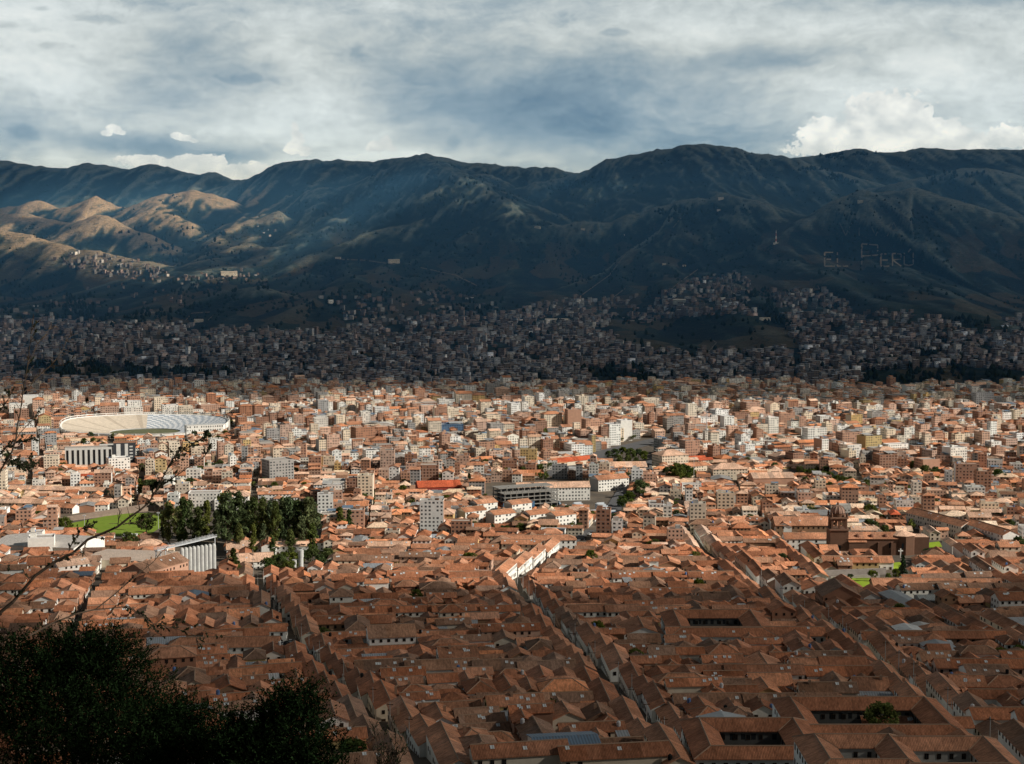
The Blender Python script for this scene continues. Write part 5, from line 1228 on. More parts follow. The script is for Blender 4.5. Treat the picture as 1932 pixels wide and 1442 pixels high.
# ------------------------------------------------------------------ special landmarks
def sub(fr, ox, oy): return lambda x, y: fr(x + ox, y + oy)
def make_stadium():
    cx, cy_, a, b = STAD['x'], STAD['y'], STAD['a'], STAD['b']; z = TZ(cx, cy_)
    root = thing('stadium', (cx, cy_, z), 'white oval football stadium with open seating bowl in the sunlit city', 'stadium')
    N = 84; H_ = 16.
    st, seats, wall, inner, pw = MB(), MB(), MB(), MB(), MB()
    # the near side of the bowl is low, the far side high
    def lift(t): q = min(1, max(0, (math.sin(t) + .75) / 1.1)); return .40 + .60 * q * q * (3 - 2 * q)
    P = lambda t, f, h: (cx + a * f * math.cos(t), cy_ + b * f * math.sin(t), z + (h * lift(t) if h > 0 else h))
    rows = 11
    for k in range(N):
        t0, t1 = k * math.tau / N, (k + 1) * math.tau / N; tm = (t0 + t1) / 2
        tan_ = 1.75 < tm < 3.9
        for r in range(rows):
            f0, f1 = .42 + .56 * r / rows, .42 + .56 * (r + 1) / rows; h0, h1 = 1.5 + 14 * (r / rows) ** 1.15, 1.5 + 14 * ((r + 1) / rows) ** 1.15
            if tan_: c = (.72, .62, .50) if k % 6 else (.58, .49, .39)
            else: c = (.84, .85, .86) if (k + r) % 2 else (.44, .50, .57)
            (st if tan_ else seats).quad(P(t0, f0, h0), P(t1, f0, h0), P(t1, f1, h1), P(t0, f1, h1), c, MI['concrete'])
        wall.quad(P(t0, 1, 8.5), P(t1, 1, 8.5), P(t1, 1, H_ + .6), P(t0, 1, H_ + .6), WHITE, MI['concrete'])
        wall.quad(P(t0, .98, 15.4), P(t1, .98, 15.4), P(t1, 1, H_ + .6), P(t0, 1, H_ + .6), WHITE, MI['concrete'])
        pw.quad(P(t0, .42, -1), P(t1, .42, -1), P(t1, .42, 1.5), P(t0, .42, 1.5), (.6, .6, .6), MI['concrete'])
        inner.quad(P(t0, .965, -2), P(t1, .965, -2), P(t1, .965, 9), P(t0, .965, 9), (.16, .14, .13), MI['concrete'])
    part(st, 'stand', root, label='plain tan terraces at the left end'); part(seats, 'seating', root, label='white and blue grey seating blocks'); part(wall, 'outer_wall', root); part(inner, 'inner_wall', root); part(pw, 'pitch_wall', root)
    for k in range(42):
        t = k * math.tau / 42; p = P(t, 1.008, 0); m = MB()
        m.tube((p[0], p[1], p[2] - 3), (p[0], p[1], p[2] + (H_ + 2.2) * lift(t)), .55, .45, WHITE, MI['concrete'], 5); part(m, 'column', root)
    rim = MB()
    for k in range(N):
        t0, t1 = k * math.tau / N, (k + 1) * math.tau / N
        rim.quad(P(t0, 1.012, H_ + 2.1), P(t1, 1.012, H_ + 2.1), P(t1, 1.012, H_ + 2.9), P(t0, 1.012, H_ + 2.9), WHITE, MI['concrete'])
    part(rim, 'rim_beam', root)
    f = MB(); f.ngon([(cx + a * .415 * math.cos(t), cy_ + b * .415 * math.sin(t), z + .35) for t in np.linspace(0, math.tau, 40, endpoint=False)], (.16, .17, .10), MI['lawn']); part(f, 'pitch', root)
    fr = frame(cx + 88, cy_ - 42, math.radians(22)); m = MB()
    m.box(fr, -24, 24, -9, 9, z - 3, z + 15, WHITE + (.6,), MI['wall'], (.78, .78, .76, 0), MI['sheet'], fl=4); part(m, 'grandstand_block', root)
make_stadium()
def make_striped_hotel():
    x, y, z = hit(186, 880); fr = frame(x, y + 8, math.radians(15))
    root = thing('striped_hotel', (x, y + 8, z), 'low wide hotel with black and white vertical stripes below the stadium', 'hotel')
    b = MB(); b.box(fr, -37, 37, -8, 8, z - 3, z + 21, (.70, .69, .66, 0), MI['wall'], CONC + (0,), MI['concrete'])
    b.box(fr, 14, 37.5, -9, 9, z - 3, z + 25, (.06, .065, .075, 0), MI['wall'], (.35, .17, .10, 0), MI['tile']); part(b, 'wall', root)
    for k in range(9):
        m = MB(); x0 = -35.5 + k * 5.6
        if x0 > 12: break
        m.box(fr, x0, x0 + 2.3, -8.25, -8.0, z, z + 18.5, (.02, .022, .03, 0), MI['glass']); part(m, 'window_strip', root)
    for x0, w in ((17, 4.5), (26, 3.4)):
        m = MB(); m.box(fr, x0, x0 + w, -9.25, -9.0, z, z + 24, (.78, .77, .74, 0), MI['wall']); part(m, 'white_panel', root)
    for k in range(6):
        m = MB(); m.box(fr, 31, 34.5, -9.2, -9.0, z + 2 + k * 3.6, z + 3.6 + k * 3.6, (.7, .7, .68, 0), MI['wall']); part(m, 'balcony', root)
make_striped_hotel()
def make_silos():
    root = None
    for k in range(9):
        x, y, z = hit(344 + k * 7.5, 1085 - k * 1.2); r = 1.32
        if k == 0: root = 1
        t = thing('storage_silo', (x, y, z), f"{['leftmost', 'second', 'third', 'fourth', 'fifth', 'sixth', 'seventh', 'eighth', 'rightmost'][k]} tall white steel silo in the row of nine from the left" if 0 < k < 8 else f"{['leftmost', 0, 0, 0, 0, 0, 0, 0, 'rightmost'][k]} tall white steel silo in the row of nine", 'silo', 'white silos in a row')
        m = MB(); m.lathe((x, y, z), [(r, -2), (r, 15.5), (r * .7, 16.6), (0, 17)], (.52, .52, .50), MI['concrete'], 18); part(m, 'tank', t, True)
        m = MB(); m.tube((x - .3, y - r - .12, z), (x - .3, y - r - .12, z + 16), .07, .07, (.4, .4, .4), MI['steel'], 5); part(m, 'ladder', t)
    (x0, y0, z0), (x1, y1, z1) = hit(300, 1092), hit(412, 1074)
    t = thing('silo_gantry', (x0, y0, z0), 'white steel walkway and frame carried over the row of silos', 'walkway')
    dk, rail = MB(), MB(); a = math.atan2(y1 - y0, x1 - x0); L = math.hypot(x1 - x0, y1 - y0); fr = frame(x0, y0, a)
    dk.box(fr, 0, L, .8, 3.6, z0 + 16.6, z0 + 17.0, (.55, .56, .57, 0), MI['steel'], bottom=True); part(dk, 'deck', t)
    for yy in (.8, 3.6):
        for h in (17.6, 18.2): rail.tube(fr(0, yy) + (z0 + h,), fr(L, yy) + (z0 + h,), .07, .07, WHITE, MI['steel'], 4)
    for k in range(14):
        for yy in (.8, 3.6): rail.tube(fr(L * k / 13, yy) + (z0 + 17,), fr(L * k / 13, yy) + (z0 + 18.2 + (1.5 if k % 3 == 0 else 0),), .08, .08, WHITE, MI['steel'], 4)
    part(rail, 'railing', t)
    for k in (0, 1, 2, 12.9):
        m = MB(); c = fr(L * k / 13, 2.2); m.tube(c + (z0 - 2,), c + (z0 + 16.6,), .35, .35, WHITE, MI['steel'], 6); part(m, 'leg', t)
    for px, py, h, lab in ((568, 1083, 15, 'tall white round tank tower right of the grove'), (556, 1083, 9, 'short white tank beside the taller tank tower')):
        x, y, z = hit(px, py); t = thing('tank_tower', (x, y, z), lab, 'tank'); m = MB()
        m.lathe((x, y, z), [(1.5, -2), (1.5, h * .7), (1.7, h * .7), (1.7, h), (0, h + .3)], (.6, .6, .58), MI['concrete'], 14); part(m, 'tank', t)
        m = MB(); m.tube((x - 4, y, z - 2), (x - 4, y, z + h * .6), .3, .3, WHITE, MI['steel'], 5); m.tube((x - 4, y, z + h * .6), (x, y, z + h * .6), .25, .25, WHITE, MI['steel'], 5); part(m, 'pipe', t)
make_silos()
def make_church():
    x, y, z = hit(1583, 1048); y += 6; fr = frame(x, y, 0.0); STN = (.17, .095, .065)
    t = thing('church_tower', (x, y, z), 'brown stone church tower with arched belfry and ribbed dome', 'church tower')
    b = MB(); b.box(fr, -6.2, 6.2, -6.2, 6.2, z - 3, z + 17, STN, MI['wall']); b.box(fr, -6.8, 6.8, -6.8, 6.8, z + 17, z + 18, (.24, .14, .10), MI['wall'], bottom=True); part(b, 'tower_shaft', t)
    m = MB(); m.box(fr, -1.0, 1.0, -6.35, -6.2, z + 4, z + 7, (.02, .02, .02, 0), MI['glass']); part(m, 'window', t)
    bf = MB(); w = 5.4
    for sx in (-1, 1):
        for sy in (-1, 1):
            bf.box(fr, sx * w - 1.3 if sx > 0 else -w, w if sx > 0 else -w + 1.3, w - 1.3 if sy > 0 else -w, w if sy > 0 else -w + 1.3, z + 18, z + 25, STN, MI['wall'])
    for q in range(4):      # mullion pier and arched head on each face
        f2 = frame(x, y, q * math.pi / 2)
        bf.box(f2, -.7, .7, -w + .02, -w + 1.1, z + 18, z + 25, STN, MI['wall'])
        for s in (-1, 1):
            c0 = s * 2.4
            for k in range(6):
                a0, a1 = math.pi * k / 6, math.pi * (k + 1) / 6
                X0, X1 = c0 + 1.7 * math.cos(a0), c0 + 1.7 * math.cos(a1); Z0, Z1 = z + 22 + 1.9 * math.sin(a0), z + 22 + 1.9 * math.sin(a1)
                bf.quad(f2(X0, -w + .05) + (Z0,), f2(X1, -w + .05) + (Z1,), f2(X1, -w + .05) + (z + 25,), f2(X0, -w + .05) + (z + 25,), STN, MI['wall'])
    bf.box(fr, -w - .7, w + .7, -w - .7, w + .7, z + 25, z + 26, (.26, .16, .11), MI['wall'], bottom=True); part(bf, 'belfry', t)
    for s in (-1, 1):
        m = MB(); m.lathe(fr(s * 2.4, 0) + (z + 20,), [(1.0, 0), (.75, .9), (.4, 1.6), (0, 1.9)], (.12, .09, .05), MI['concrete'], 10); part(m, 'bell', t)
    d = MB(); R_ = 4.9
    d.lathe((x, y, z + 26), [(R_ + .3, 0), (R_ + .3, 2.2), (R_ + .5, 2.4)], STN, MI['wall'], 24)
    d.lathe((x, y, z + 28.4), [(R_ * math.cos(i * math.pi / 18), R_ * 1.05 * math.sin(i * math.pi / 18)) for i in range(10)], (.33, .21, .16), MI['concrete'], 24)
    d.lathe((x, y, z + 33.4), [(.8, 0), (.7, 1.4), (.9, 1.5), (0, 2.6)], STN, MI['wall'], 10); part(d, 'dome', t, False)
    rb = MB()
    for k in range(12):
        al = k * math.tau / 12
        for i in range(8):
            p = [(x + (R_ + .12) * math.cos(i_ * math.pi / 18) * math.cos(al), y + (R_ + .12) * math.cos(i_ * math.pi / 18) * math.sin(al), z + 28.4 + (R_ * 1.05 + .1) * math.sin(i_ * math.pi / 18)) for i_ in (i, i + 1)]
            rb.tube(p[0], p[1], .28, .26, (.42, .30, .24), MI['concrete'], 4, False)
    part(rb, 'dome_ribs', t)
    for sx in (-1, 1):
        for sy in (-1, 1):
            m = MB(); m.lathe(fr(sx * 5.2, sy * 5.2) + (z + 26,), [(.8, 0), (.7, 1.6), (.9, 1.7), (0, 3.6)], STN, MI['wall'], 8); part(m, 'pinnacle', t)
    # nave and apse
    n = thing('church', (x + 26, y + 2, z), 'long dark stone church body with tiled roof right of the domed tower', 'church'); f = frame(x, y, 0)
    w_, r_ = MB(), MB()
    gable(w_, r_, f, 6.3, 40, -6, 9, z, z + 11.5, .42, 'x', STN, TERRA, MI['tile'], (0, 0, 0, 0), 3, .6, (0, 0), .25)
    gable(w_, r_, f, 6.4, 18, -8, -4, z, z + 9.5, .3, 'x', STN, TERRA, MI['tile'], (0, 0, 0, 0), 3, .4, (0, 0), .2)
    w_.box(f, 51, 62, -3, 10, z - 3, z + 12, STN, MI['wall'], PALE_T, MI['tile']); part(w_, 'wall', n); part(r_, 'roof', n)
    ap = MB(); ap.lathe((x + 45, y + 1, z), [(8.6, -3), (8.6, 13), (9.2, 13.2)], STN, MI['wall'], 8); part(ap, 'apse_wall', n)
    ap = MB(); ap.lathe((x + 45, y + 1, z), [(9.2, 13.2), (4, 15), (0, 16.2)], PALE_T, MI['tile'], 8); part(ap, 'apse_roof', n)
    for k in range(3):
        m = MB(); c = (x + 13 + k * 9.5, y - 3.4, z + 11.4); m.lathe(c, [(1.7, 0), (1.7, 1.7), (1.2, 2.5), (0, 2.9)], (.24, .12, .08), MI['tile'], 10); part(m, 'roof_lantern', n)
    for k in range(5):
        m = MB(); xx = 10 + k * 8.2
        yy = -6.15 if xx < 38 else -7.8
        if xx > 36: yy = -7.75
        m.box(f, xx - .7, xx + .7, yy, yy + .12, z + 5, z + 8.4, (.02, .02, .02, 0), MI['glass']); part(m, 'window', n)
    for k in range(4):
        m = MB(); m.box(f, 8 + k * 9, 9.4 + k * 9, -7.4, -6, z - 3, z + 9, STN, MI['wall'], bottom=True); part(m, 'buttress', n)
    # white cross by the apse
    c = hit(1699, 1052); t = thing('stone_cross', c, 'small white stone cross standing before the apse', 'cross'); m = MB(); g = frame(c[0], c[1], 0)
    m.box(g, -.35, .35, -.35, .35, c[2], c[2] + 6, WHITE, MI['concrete']); m.box(g, -1.6, 1.6, -.34, .34, c[2] + 4.2, c[2] + 4.9, WHITE, MI['concrete'], bottom=True); part(m, 'shaft', t)
    # terraces and retaining wall over the lawn
    for i, (p0, p1, h, lab) in enumerate([((1542, 1087), (1672, 1084), 3.2, 'upper grey stone terrace wall below the garden arcade'), ((1568, 1094), (1660, 1091), 1.8, 'lower stone terrace wall along the bright lawn')]):
        (x0, y0, z0), (x1, y1, z1) = hit(*p0), hit(*p1); a = math.atan2(y1 - y0, x1 - x0); L = math.hypot(x1 - x0, y1 - y0); g = frame(x0, y0, a); m = MB()
        m.box(g, 0, L, 0, 1.2, min(z0, z1) - 2, max(z0, z1) + h, (.34, .30, .27), MI['concrete']); o = m.build('terrace_wall'); tag(o, lab, 'wall')
make_church()
def make_frame_building():
    x, y, z = hit(1012, 965); a = math.radians(24); fr = frame(x - math.sin(a) * 13, y + math.cos(a) * 13 , a)
    t = thing('unfinished_building', (x, y, z), 'unfinished concrete frame building with bare floors and blue netting', 'construction')
    for k in range(6):
        w0 = -30; m = MB(); m.box(fr, w0, 21, -13 if k < 5 else -3, 13, z + 3.3 * k + 2.9, z + 3.3 * k + 3.3, (.30, .29, .27, 0), MI['concrete'], bottom=True); part(m, 'floor_slab', t)
    for i in range(10):
        for j in range(4):
            m = MB(); m.box(fr, -29 + i * 5.4, -28.4 + i * 5.4, -12.6 + j * 8.2, -12 + j * 8.2, z - 3, z + 19 + (1.4 if (i * j) % 3 == 1 else 0), (.27, .26, .24, 0), MI['concrete']); part(m, 'column', t)
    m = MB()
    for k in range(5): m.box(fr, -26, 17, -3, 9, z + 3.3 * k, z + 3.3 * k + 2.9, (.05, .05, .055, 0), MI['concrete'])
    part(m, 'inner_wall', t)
    m = MB(); m.box(fr, -31, -2, -13.9, -13.7, z - 2, z + 9, (.05, .16, .30, 0), MI['sheet']); m.box(fr, 21.6, 21.8, -13, 10, z - 2, z + 7, (.08, .22, .38, 0), MI['sheet']); part(m, 'safety_net', t)
    R = random.Random(4)
    for k in range(9):
        px, py = 1052 + k * 13 + R.uniform(-4, 4), 962 + (k % 3) * 7 + R.uniform(-3, 3); c = hit(px, py); g = frame(c[0], c[1], math.radians(24)); m = MB()
        h = R.uniform(3, 7); m.box(g, -3.4, 3.4, -3.5, 3.5, c[2] - 2, c[2] + h, R.choice(((.45, .58, .70, 0), (.62, .68, .74, 0), (.28, .42, .58, 0))), MI['sheet']); m.box(g, -3.6, 3.6, -.1, .1, c[2] + h, c[2] + h + 1.2, (.62, .66, .70, 0), MI['sheet'])
        o = m.build('site_screen'); tag(o, f"{['leftmost', 'second', 'third', 'fourth', 'fifth', 'sixth', 'seventh', 'eighth', 'rightmost'][k]} pale blue sheeted bay of nine from the left on the building site" if 0 < k < 8 else f"{'leftmost' if k == 0 else 'rightmost'} pale blue sheeted bay on the building site", 'site screen', 'blue sheeted bays on the site')
make_frame_building()
def make_vaults():
    for px, py, w, d, h, c, lab in ((1432, 772, 44, 26, 9, (.10, .26, .48), 'blue barrel vaulted roof at the far edge of the sunlit city'), (724, 818, 30, 22, 9, (.72, .70, .66), 'white barrel roofed hall left of centre'), (1477, 778, 22, 18, 8, (.7, .68, .64), 'pale arched roof on the far right of the blue vault')):
        x, y, z = hit(px, py); fr = frame(x, y, math.radians(8)); t = thing('vaulted_hall', (x, y, z), lab, 'hall'); m, r = MB(), MB()
        m.box(fr, -w / 2, w / 2, -d / 2, d / 2, z - 3, z + h, CREAM + (.5,), MI['wall'], fl=2); part(m, 'wall', t)
        for k in range(10):
            a0, a1 = math.pi * k / 10, math.pi * (k + 1) / 10
            q = [(w / 2 * 1.02 * math.cos(v), w * .20 * math.sin(v)) for v in (a0, a1)]
            r.quad(fr(q[0][0], -d / 2 - .3) + (z + h + .02 + q[0][1],), fr(q[0][0], d / 2 + .3) + (z + h + .02 + q[0][1],), fr(q[1][0], d / 2 + .3) + (z + h + .02 + q[1][1],), fr(q[1][0], -d / 2 - .3) + (z + h + .02 + q[1][1],), c, MI['sheet'])
        for yy in (-d / 2, d / 2): r.ngon([fr(w / 2 * math.cos(math.pi * k / 10), yy) + (z + h + w * .20 * math.sin(math.pi * k / 10),) for k in range(11)], c, MI['sheet'])
        part(r, 'roof', t)
make_vaults()
def make_masts():
    x, y, z = hit(1333, 842); t = thing('light_mast', (x, y, z), 'tall white lighting mast rising from the avenue right of centre', 'mast'); m = MB()
    m.tube((x, y, z - 1), (x, y, z + 44), .75, .35, WHITE, MI['steel'], 8); part(m, 'pole', t); m = MB()
    for h in (34, 38, 42): m.box(frame(x, y, 0), -2.2, 2.2, -.3, .3, z + h, z + h + .8, (.7, .7, .7, 0), MI['steel'], bottom=True)
    part(m, 'lamp_bar', t)
    for i, (px, py, h, lab) in enumerate([(160, 1014, 16, 'thin floodlight pole on the near side of the sports field'), (299, 998, 12, 'thin floodlight pole at the right end of the sports field'), (1309, 910, 24, 'thin pole left of the cream hotel'), (1188, 800, 30, 'slim mast beside the white slab tower'), (605, 1000, 15, 'pale post at the right edge of the grove')]):
        x, y, z = hit(px, py); t = thing('lamp_pole', (x, y, z), lab, 'pole'); m = MB(); m.tube((x, y, z - 1), (x, y, z + h), .22, .14, WHITE, MI['steel'], 6); part(m, 'pole', t)
        m = MB(); m.box(frame(x, y, 0), -1.1, 1.1, -.25, .25, z + h, z + h + .8, (.7, .7, .7, 0), MI['steel'], bottom=True); part(m, 'lamp', t)
    x, y, z = hit(1464, 460); t = thing('relay_tower', (x, y, z), 'slender red and white relay tower on the hill ridge', 'tower')
    for k in range(5):
        m = MB(); m.tube((x, y, z - 2 + k * 10), (x, y, z + 8 + k * 10), 3.2 - k * .5, 2.7 - k * .5, (.75, .74, .72) if k % 2 == 0 else (.40, .12, .08), MI['concrete'], 6); part(m, 'section', t, label='white band' if k % 2 == 0 else 'red band')
    m = MB(); m.box(frame(x, y, 0), -9, 9, -6, 6, z - 4, z + 4, (.6, .58, .54, 0), MI['concrete']); part(m, 'base_hut', t)
make_masts()
def make_hill_things():
    R = random.Random(9)
    for px, py, w, h, lab in [(1360, 377, 22, 9, 'white building on the crest of the middle hill'), (1356, 398, 14, 5, 'small pale house just below the crest of the middle hill'), (1623, 383, 20, 8, 'white hut on the right hill above the hillside lettering'), (743, 496, 44, 11, 'wide white building alone on the dark slope left of centre'),
                              (1014, 431, 24, 6, 'white building on the dark ridge left of centre hill'), (1100, 434, 16, 5, 'small white house on the dark ridge'), (432, 521, 60, 14, 'brightest building in the far valley mouth'), (1176, 445, 11, 5, 'tiny pale house on the slope of the middle hill'), (1253, 500, 13, 5, 'left of two tiny pale houses low on the middle hill'), (1291, 503, 12, 5, 'right of two tiny pale houses low on the middle hill'),
                              (1285, 573, 42, 10, 'long white roofed building in the hillside quarter'), (638, 488, 22, 5, 'pale low building on the slope of the long spur'), (375, 608, 24, 7, 'small white building inside the walled square below the terraced hill'), (1050, 608, 60, 6, 'long pale wall of buildings at the top of the centre district'), (1443, 605, 26, 6, 'white house on the shoulder of the brown knoll')]:
        c = hit(px, py)
        if not c: continue
        x, y, z = c; fr = frame(x, y, math.radians(R.uniform(-20, 20))); t = thing('hillside_building', c, lab, 'building'); m, r = MB(), MB()
        gable(m, r, fr, -w / 2, w / 2, -w * .22, w * .22, z, z + h, .3, 'x', (.66, .63, .57), (.55, .52, .47), MI['sheet'], (.5, .5, .5, .5), max(1, int(h / 3))); part(m, 'wall', t); part(r, 'roof', t)
    def ribbon(m, pts, wpx, lift=1.0, c=(.24, .21, .17), gap=0.):
        prev = None
        for (x0, y0), (x1, y1) in zip(pts, pts[1:]):
            n = max(1, int(math.hypot(x1 - x0, y1 - y0) / 3)); dx, dy = x1 - x0, y1 - y0; L = math.hypot(dx, dy); nx, ny = -dy / L * wpx / 2, dx / L * wpx / 2
            row = []
            for k in range(n + 1):
                px, py = x0 + dx * k / n, y0 + dy * k / n; jw = R.uniform(.6, 1.3); a, b = hit(px + nx * jw, py + ny * jw), hit(px - nx * jw, py - ny * jw)
                if a and b: row.append(((a[0], a[1], a[2] + lift), (b[0], b[1], b[2] + lift)))
            for p, q in zip(row, row[1:]):
                if math.dist(p[0], q[0]) < 140 and R.random() >= gap: m.quad(p[0], q[0], q[1], p[1], c, MI['concrete'])
    t = thing('hillside_inscription', hit(1640, 490), 'giant pale letters cut into the dark right hillside', 'inscription')
    LET = {'V': [[(0, 0), (.5, 1), (1, 0)]], 'I': [[(.5, 0), (.5, 1)]], 'A': [[(0, 1), (.5, 0), (1, 1)], [(.2, .62), (.8, .62)]], 'E': [[(1, 0), (0, 0), (0, 1), (1, 1)], [(0, .5), (.8, .5)]], 'L': [[(0, 0), (0, 1), (1, 1)]],
           'P': [[(0, 1), (0, 0), (1, .05), (1, .5), (0, .55)]], 'R': [[(0, 1), (0, 0), (1, .05), (1, .45), (0, .5), (1, 1)]], 'U': [[(0, 0), (0, .9), (.5, 1), (1, .9), (1, 0)], [(.45, -.12), (.75, -.32)]]}
    for ch, x0, x1, y0, y1 in [('V', 1584, 1607, 421, 445), ('I', 1618, 1624, 423, 446), ('V', 1640, 1664, 420, 445), ('A', 1674, 1698, 420, 446), ('E', 1556, 1575, 477, 503), ('L', 1580, 1600, 477, 503), ('P', 1626, 1656, 461, 503), ('E', 1662, 1678, 480, 503), ('R', 1684, 1700, 479, 503), ('U', 1706, 1723, 478, 502)]:
        m = MB()
        for s in LET[ch]: ribbon(m, [(x0 + p[0] * (x1 - x0), y0 + p[1] * (y1 - y0)) for p in s], 2.4 if y0 > 450 else 1.8, 1.2, (.21, .19, .16) if y0 > 450 else (.12, .115, .105), gap=.08)
        if m.f: part(m, 'letter', t, label=f"letter {'U with accent' if ch == 'U' else ch}")
    m = MB()
    for p in [[(1488, 548), (1500, 575), (1516, 602)], [(1543, 540), (1556, 570), (1570, 602)], [(1180, 480), (1150, 520), (1060, 585)], [(1262, 420), (1278, 400)], [(1285, 412), (1270, 430)], [(1330, 672), (1352, 648), (1340, 640)], [(960, 668), (1040, 664), (1110, 676), (1180, 690)], [(350, 606), (362, 592), (396, 590), (402, 596), (388, 610)], [(1160, 612), (1110, 620)],
              [(745, 500), (690, 492), (640, 490)], [(790, 505), (860, 520), (900, 540)], [(1317, 509), (1280, 535), (1240, 570)], [(640, 690), (760, 680), (860, 690)], [(1180, 545), (1120, 590), (1060, 640)]]: ribbon(m, p, 1.5, 1.5, (.15, .135, .115), gap=.08)
    o = m.build('hill_path'); tag(o, 'pale dirt tracks and stairs on the hillsides', None, None, 'structure')
    m = MB()
    for poly, c in [([(300, 580), (375, 560), (400, 562), (330, 588)], (.11, .105, .06)), ([(230, 590), (300, 572), (330, 580), (270, 596)], (.09, .09, .05)), ([(330, 570), (420, 556), (440, 560), (360, 576)], (.12, .11, .065))]:
        q = [hit(*p) for p in poly]
        if all(q): pass
make_hill_things()
def make_fields():
    def sheet(name, poly, c, lift, lab):
        m = MB(); m.ngon([(p[0], p[1], TZ(*p) + lift) for p in poly], c, MI['lawn']); tag(m.build(name), lab, None, None, 'structure')
    sheet('lawn', FIELD, (.20, .29, .04), .25, 'green sports field beside the tree grove')
    for p, l in zip(LAWNS, ('bright green terrace lawn below the church', 'small green garden beside the apse', 'green strip right of the church')): sheet('lawn', p, (.30, .42, .04), .5, l)
    (x0, y0, z0), (x1, y1, z1) = hit(118, 985), hit(300, 962); a = math.atan2(y1 - y0, x1 - x0); L = math.hypot(x1 - x0, y1 - y0); fr = frame(x0, y0, a); m = MB()
    for k in range(4): m.box(fr, 0, L, 1.5 * k, 1.5 * k + 1.5, z0 - 3, z0 + .6 + .7 * k, (.26, .20, .16), MI['concrete'])
    tag(m.build('terrace_steps'), 'low grey spectator steps along the back of the sports field', 'terrace')
    # asphalt car park and the avenue
    for poly, lab in ((gpoly((513, 1216), (556, 1207), (572, 1242), (524, 1246)), 'small grey asphalt car park between the old houses'), (gpoly((1180, 902), (1245, 850), (1262, 852), (1215, 905), (1160, 978), (1130, 978)), 'grey avenue running back between street trees'), (gpoly((1012, 898), (1050, 899), (1150, 862), (1243, 835), (1228, 828), (1130, 851)), 'pale rail yard running diagonally beside the railway sheds'), (gpoly((1228, 842), (1300, 801), (1320, 802), (1250, 846)), 'far stretch of the avenue towards the tall mast'), (gpoly((1012, 1056), (1108, 1000), (1122, 1002), (1040, 1056)), 'pale street beside the sunlit white houses')):
        m = MB(); m.ngon([(p[0], p[1], TZ(*p) + .3) for p in poly], (.13, .13, .135), MI['concrete']); tag(m.build('road'), lab, None, None, 'structure')
make_fields()
def make_cars():
    def car(c, a, col, lab):
        x, y, z = c; z += .32; fr = frame(x, y, a); t = thing('parked_car', (x, y, z), lab, 'car', 'cars parked in the old town')
        b = MB(); pr = [(-2.1, .35), (-2.1, .85), (-1.9, 1.0), (1.2, .95), (2.05, .75), (2.1, .35)]
        for s in (-.85, .85): b.ngon([fr(u, s) + (z + v,) for u, v in pr], col, MI['steel'] if False else MI['concrete'])
        for (u0, v0), (u1, v1) in zip(pr, pr[1:] + pr[:1]): b.quad(fr(u0, -.85) + (z + v0,), fr(u1, -.85) + (z + v1,), fr(u1, .85) + (z + v1,), fr(u0, .85) + (z + v0,), col, MI['concrete'])
        part(b, 'body', t); g = MB(); lo = [(-1.7, -.78), (.9, -.78), (.9, .78), (-1.7, .78)]; hi = [(-1.3, -.62), (.35, -.62), (.35, .62), (-1.3, .62)]
        for k in range(4): g.quad(fr(*lo[k]) + (z + .95,), fr(*lo[(k + 1) % 4]) + (z + .95,), fr(*hi[(k + 1) % 4]) + (z + 1.45,), fr(*hi[k]) + (z + 1.45,), (0, 0, 0), MI['glass'])
        part(g, 'window', t); g = MB(); g.quad(*[fr(*p) + (z + 1.46,) for p in hi], col, MI['concrete']); part(g, 'roof', t)
        for u in (-1.3, 1.3):
            for s in (-.88, .70):
                w = MB(); w.tube(fr(u, s) + (z + .33,), fr(u, s + .18) + (z + .33,), .33, .33, (.02, .02, .02), MI['concrete'], 10); part(w, 'wheel', t)
    W_, S_, D_, R_ = (.75, .75, .74), (.35, .36, .38), (.03, .03, .035), (.35, .04, .03)
    for px, py, a, c, lab in [(522, 1222, 80, W_, 'white car at the back left of the small car park'), (531, 1218, 82, S_, 'silver car second in the small car park'), (540, 1217, 78, D_, 'black car third in the small car park'), (549, 1214, 80, W_, 'white car at the back right of the small car park'), (526, 1234, 20, D_, 'black car on the near left of the car park'), (560, 1232, 70, S_, 'silver car by the right wall of the car park'),
                              (1062, 1047, 60, W_, 'white car parked along the sunlit street, nearer'), (1085, 1032, 60, S_, 'silver car parked along the sunlit street'), (1102, 1020, 60, D_, 'dark car parked along the sunlit street'), (1112, 1010, 60, W_, 'white car parked along the sunlit street, farther'), (1168, 955, 50, W_, 'white car on the avenue near the street trees'), (1185, 935, 50, R_, 'red car on the avenue'), (1198, 922, 50, S_, 'silver car on the avenue'), (1215, 902, 50, W_, 'white car far up the avenue'), (1228, 884, 50, D_, 'dark car far up the avenue')]:
        c_ = hit(px, py); car(c_, math.radians(a), c, lab)
    x, y = hith(1420, 1404, 3); z = TZ(x, y); t = thing('parasol', (x, y, z), 'white parasol open in the dark hotel courtyard', 'parasol'); m = MB(); m.lathe((x, y, z + 2.3), [(2.6, 0), (1.3, .75), (0, 1.2)], (.8, .8, .78), MI['concrete'], 10); part(m, 'canopy', t); m = MB(); m.tube((x, y, z), (x, y, z + 3.4), .06, .05, (.3, .2, .1), MI['wood'], 6); part(m, 'pole', t)
make_cars()
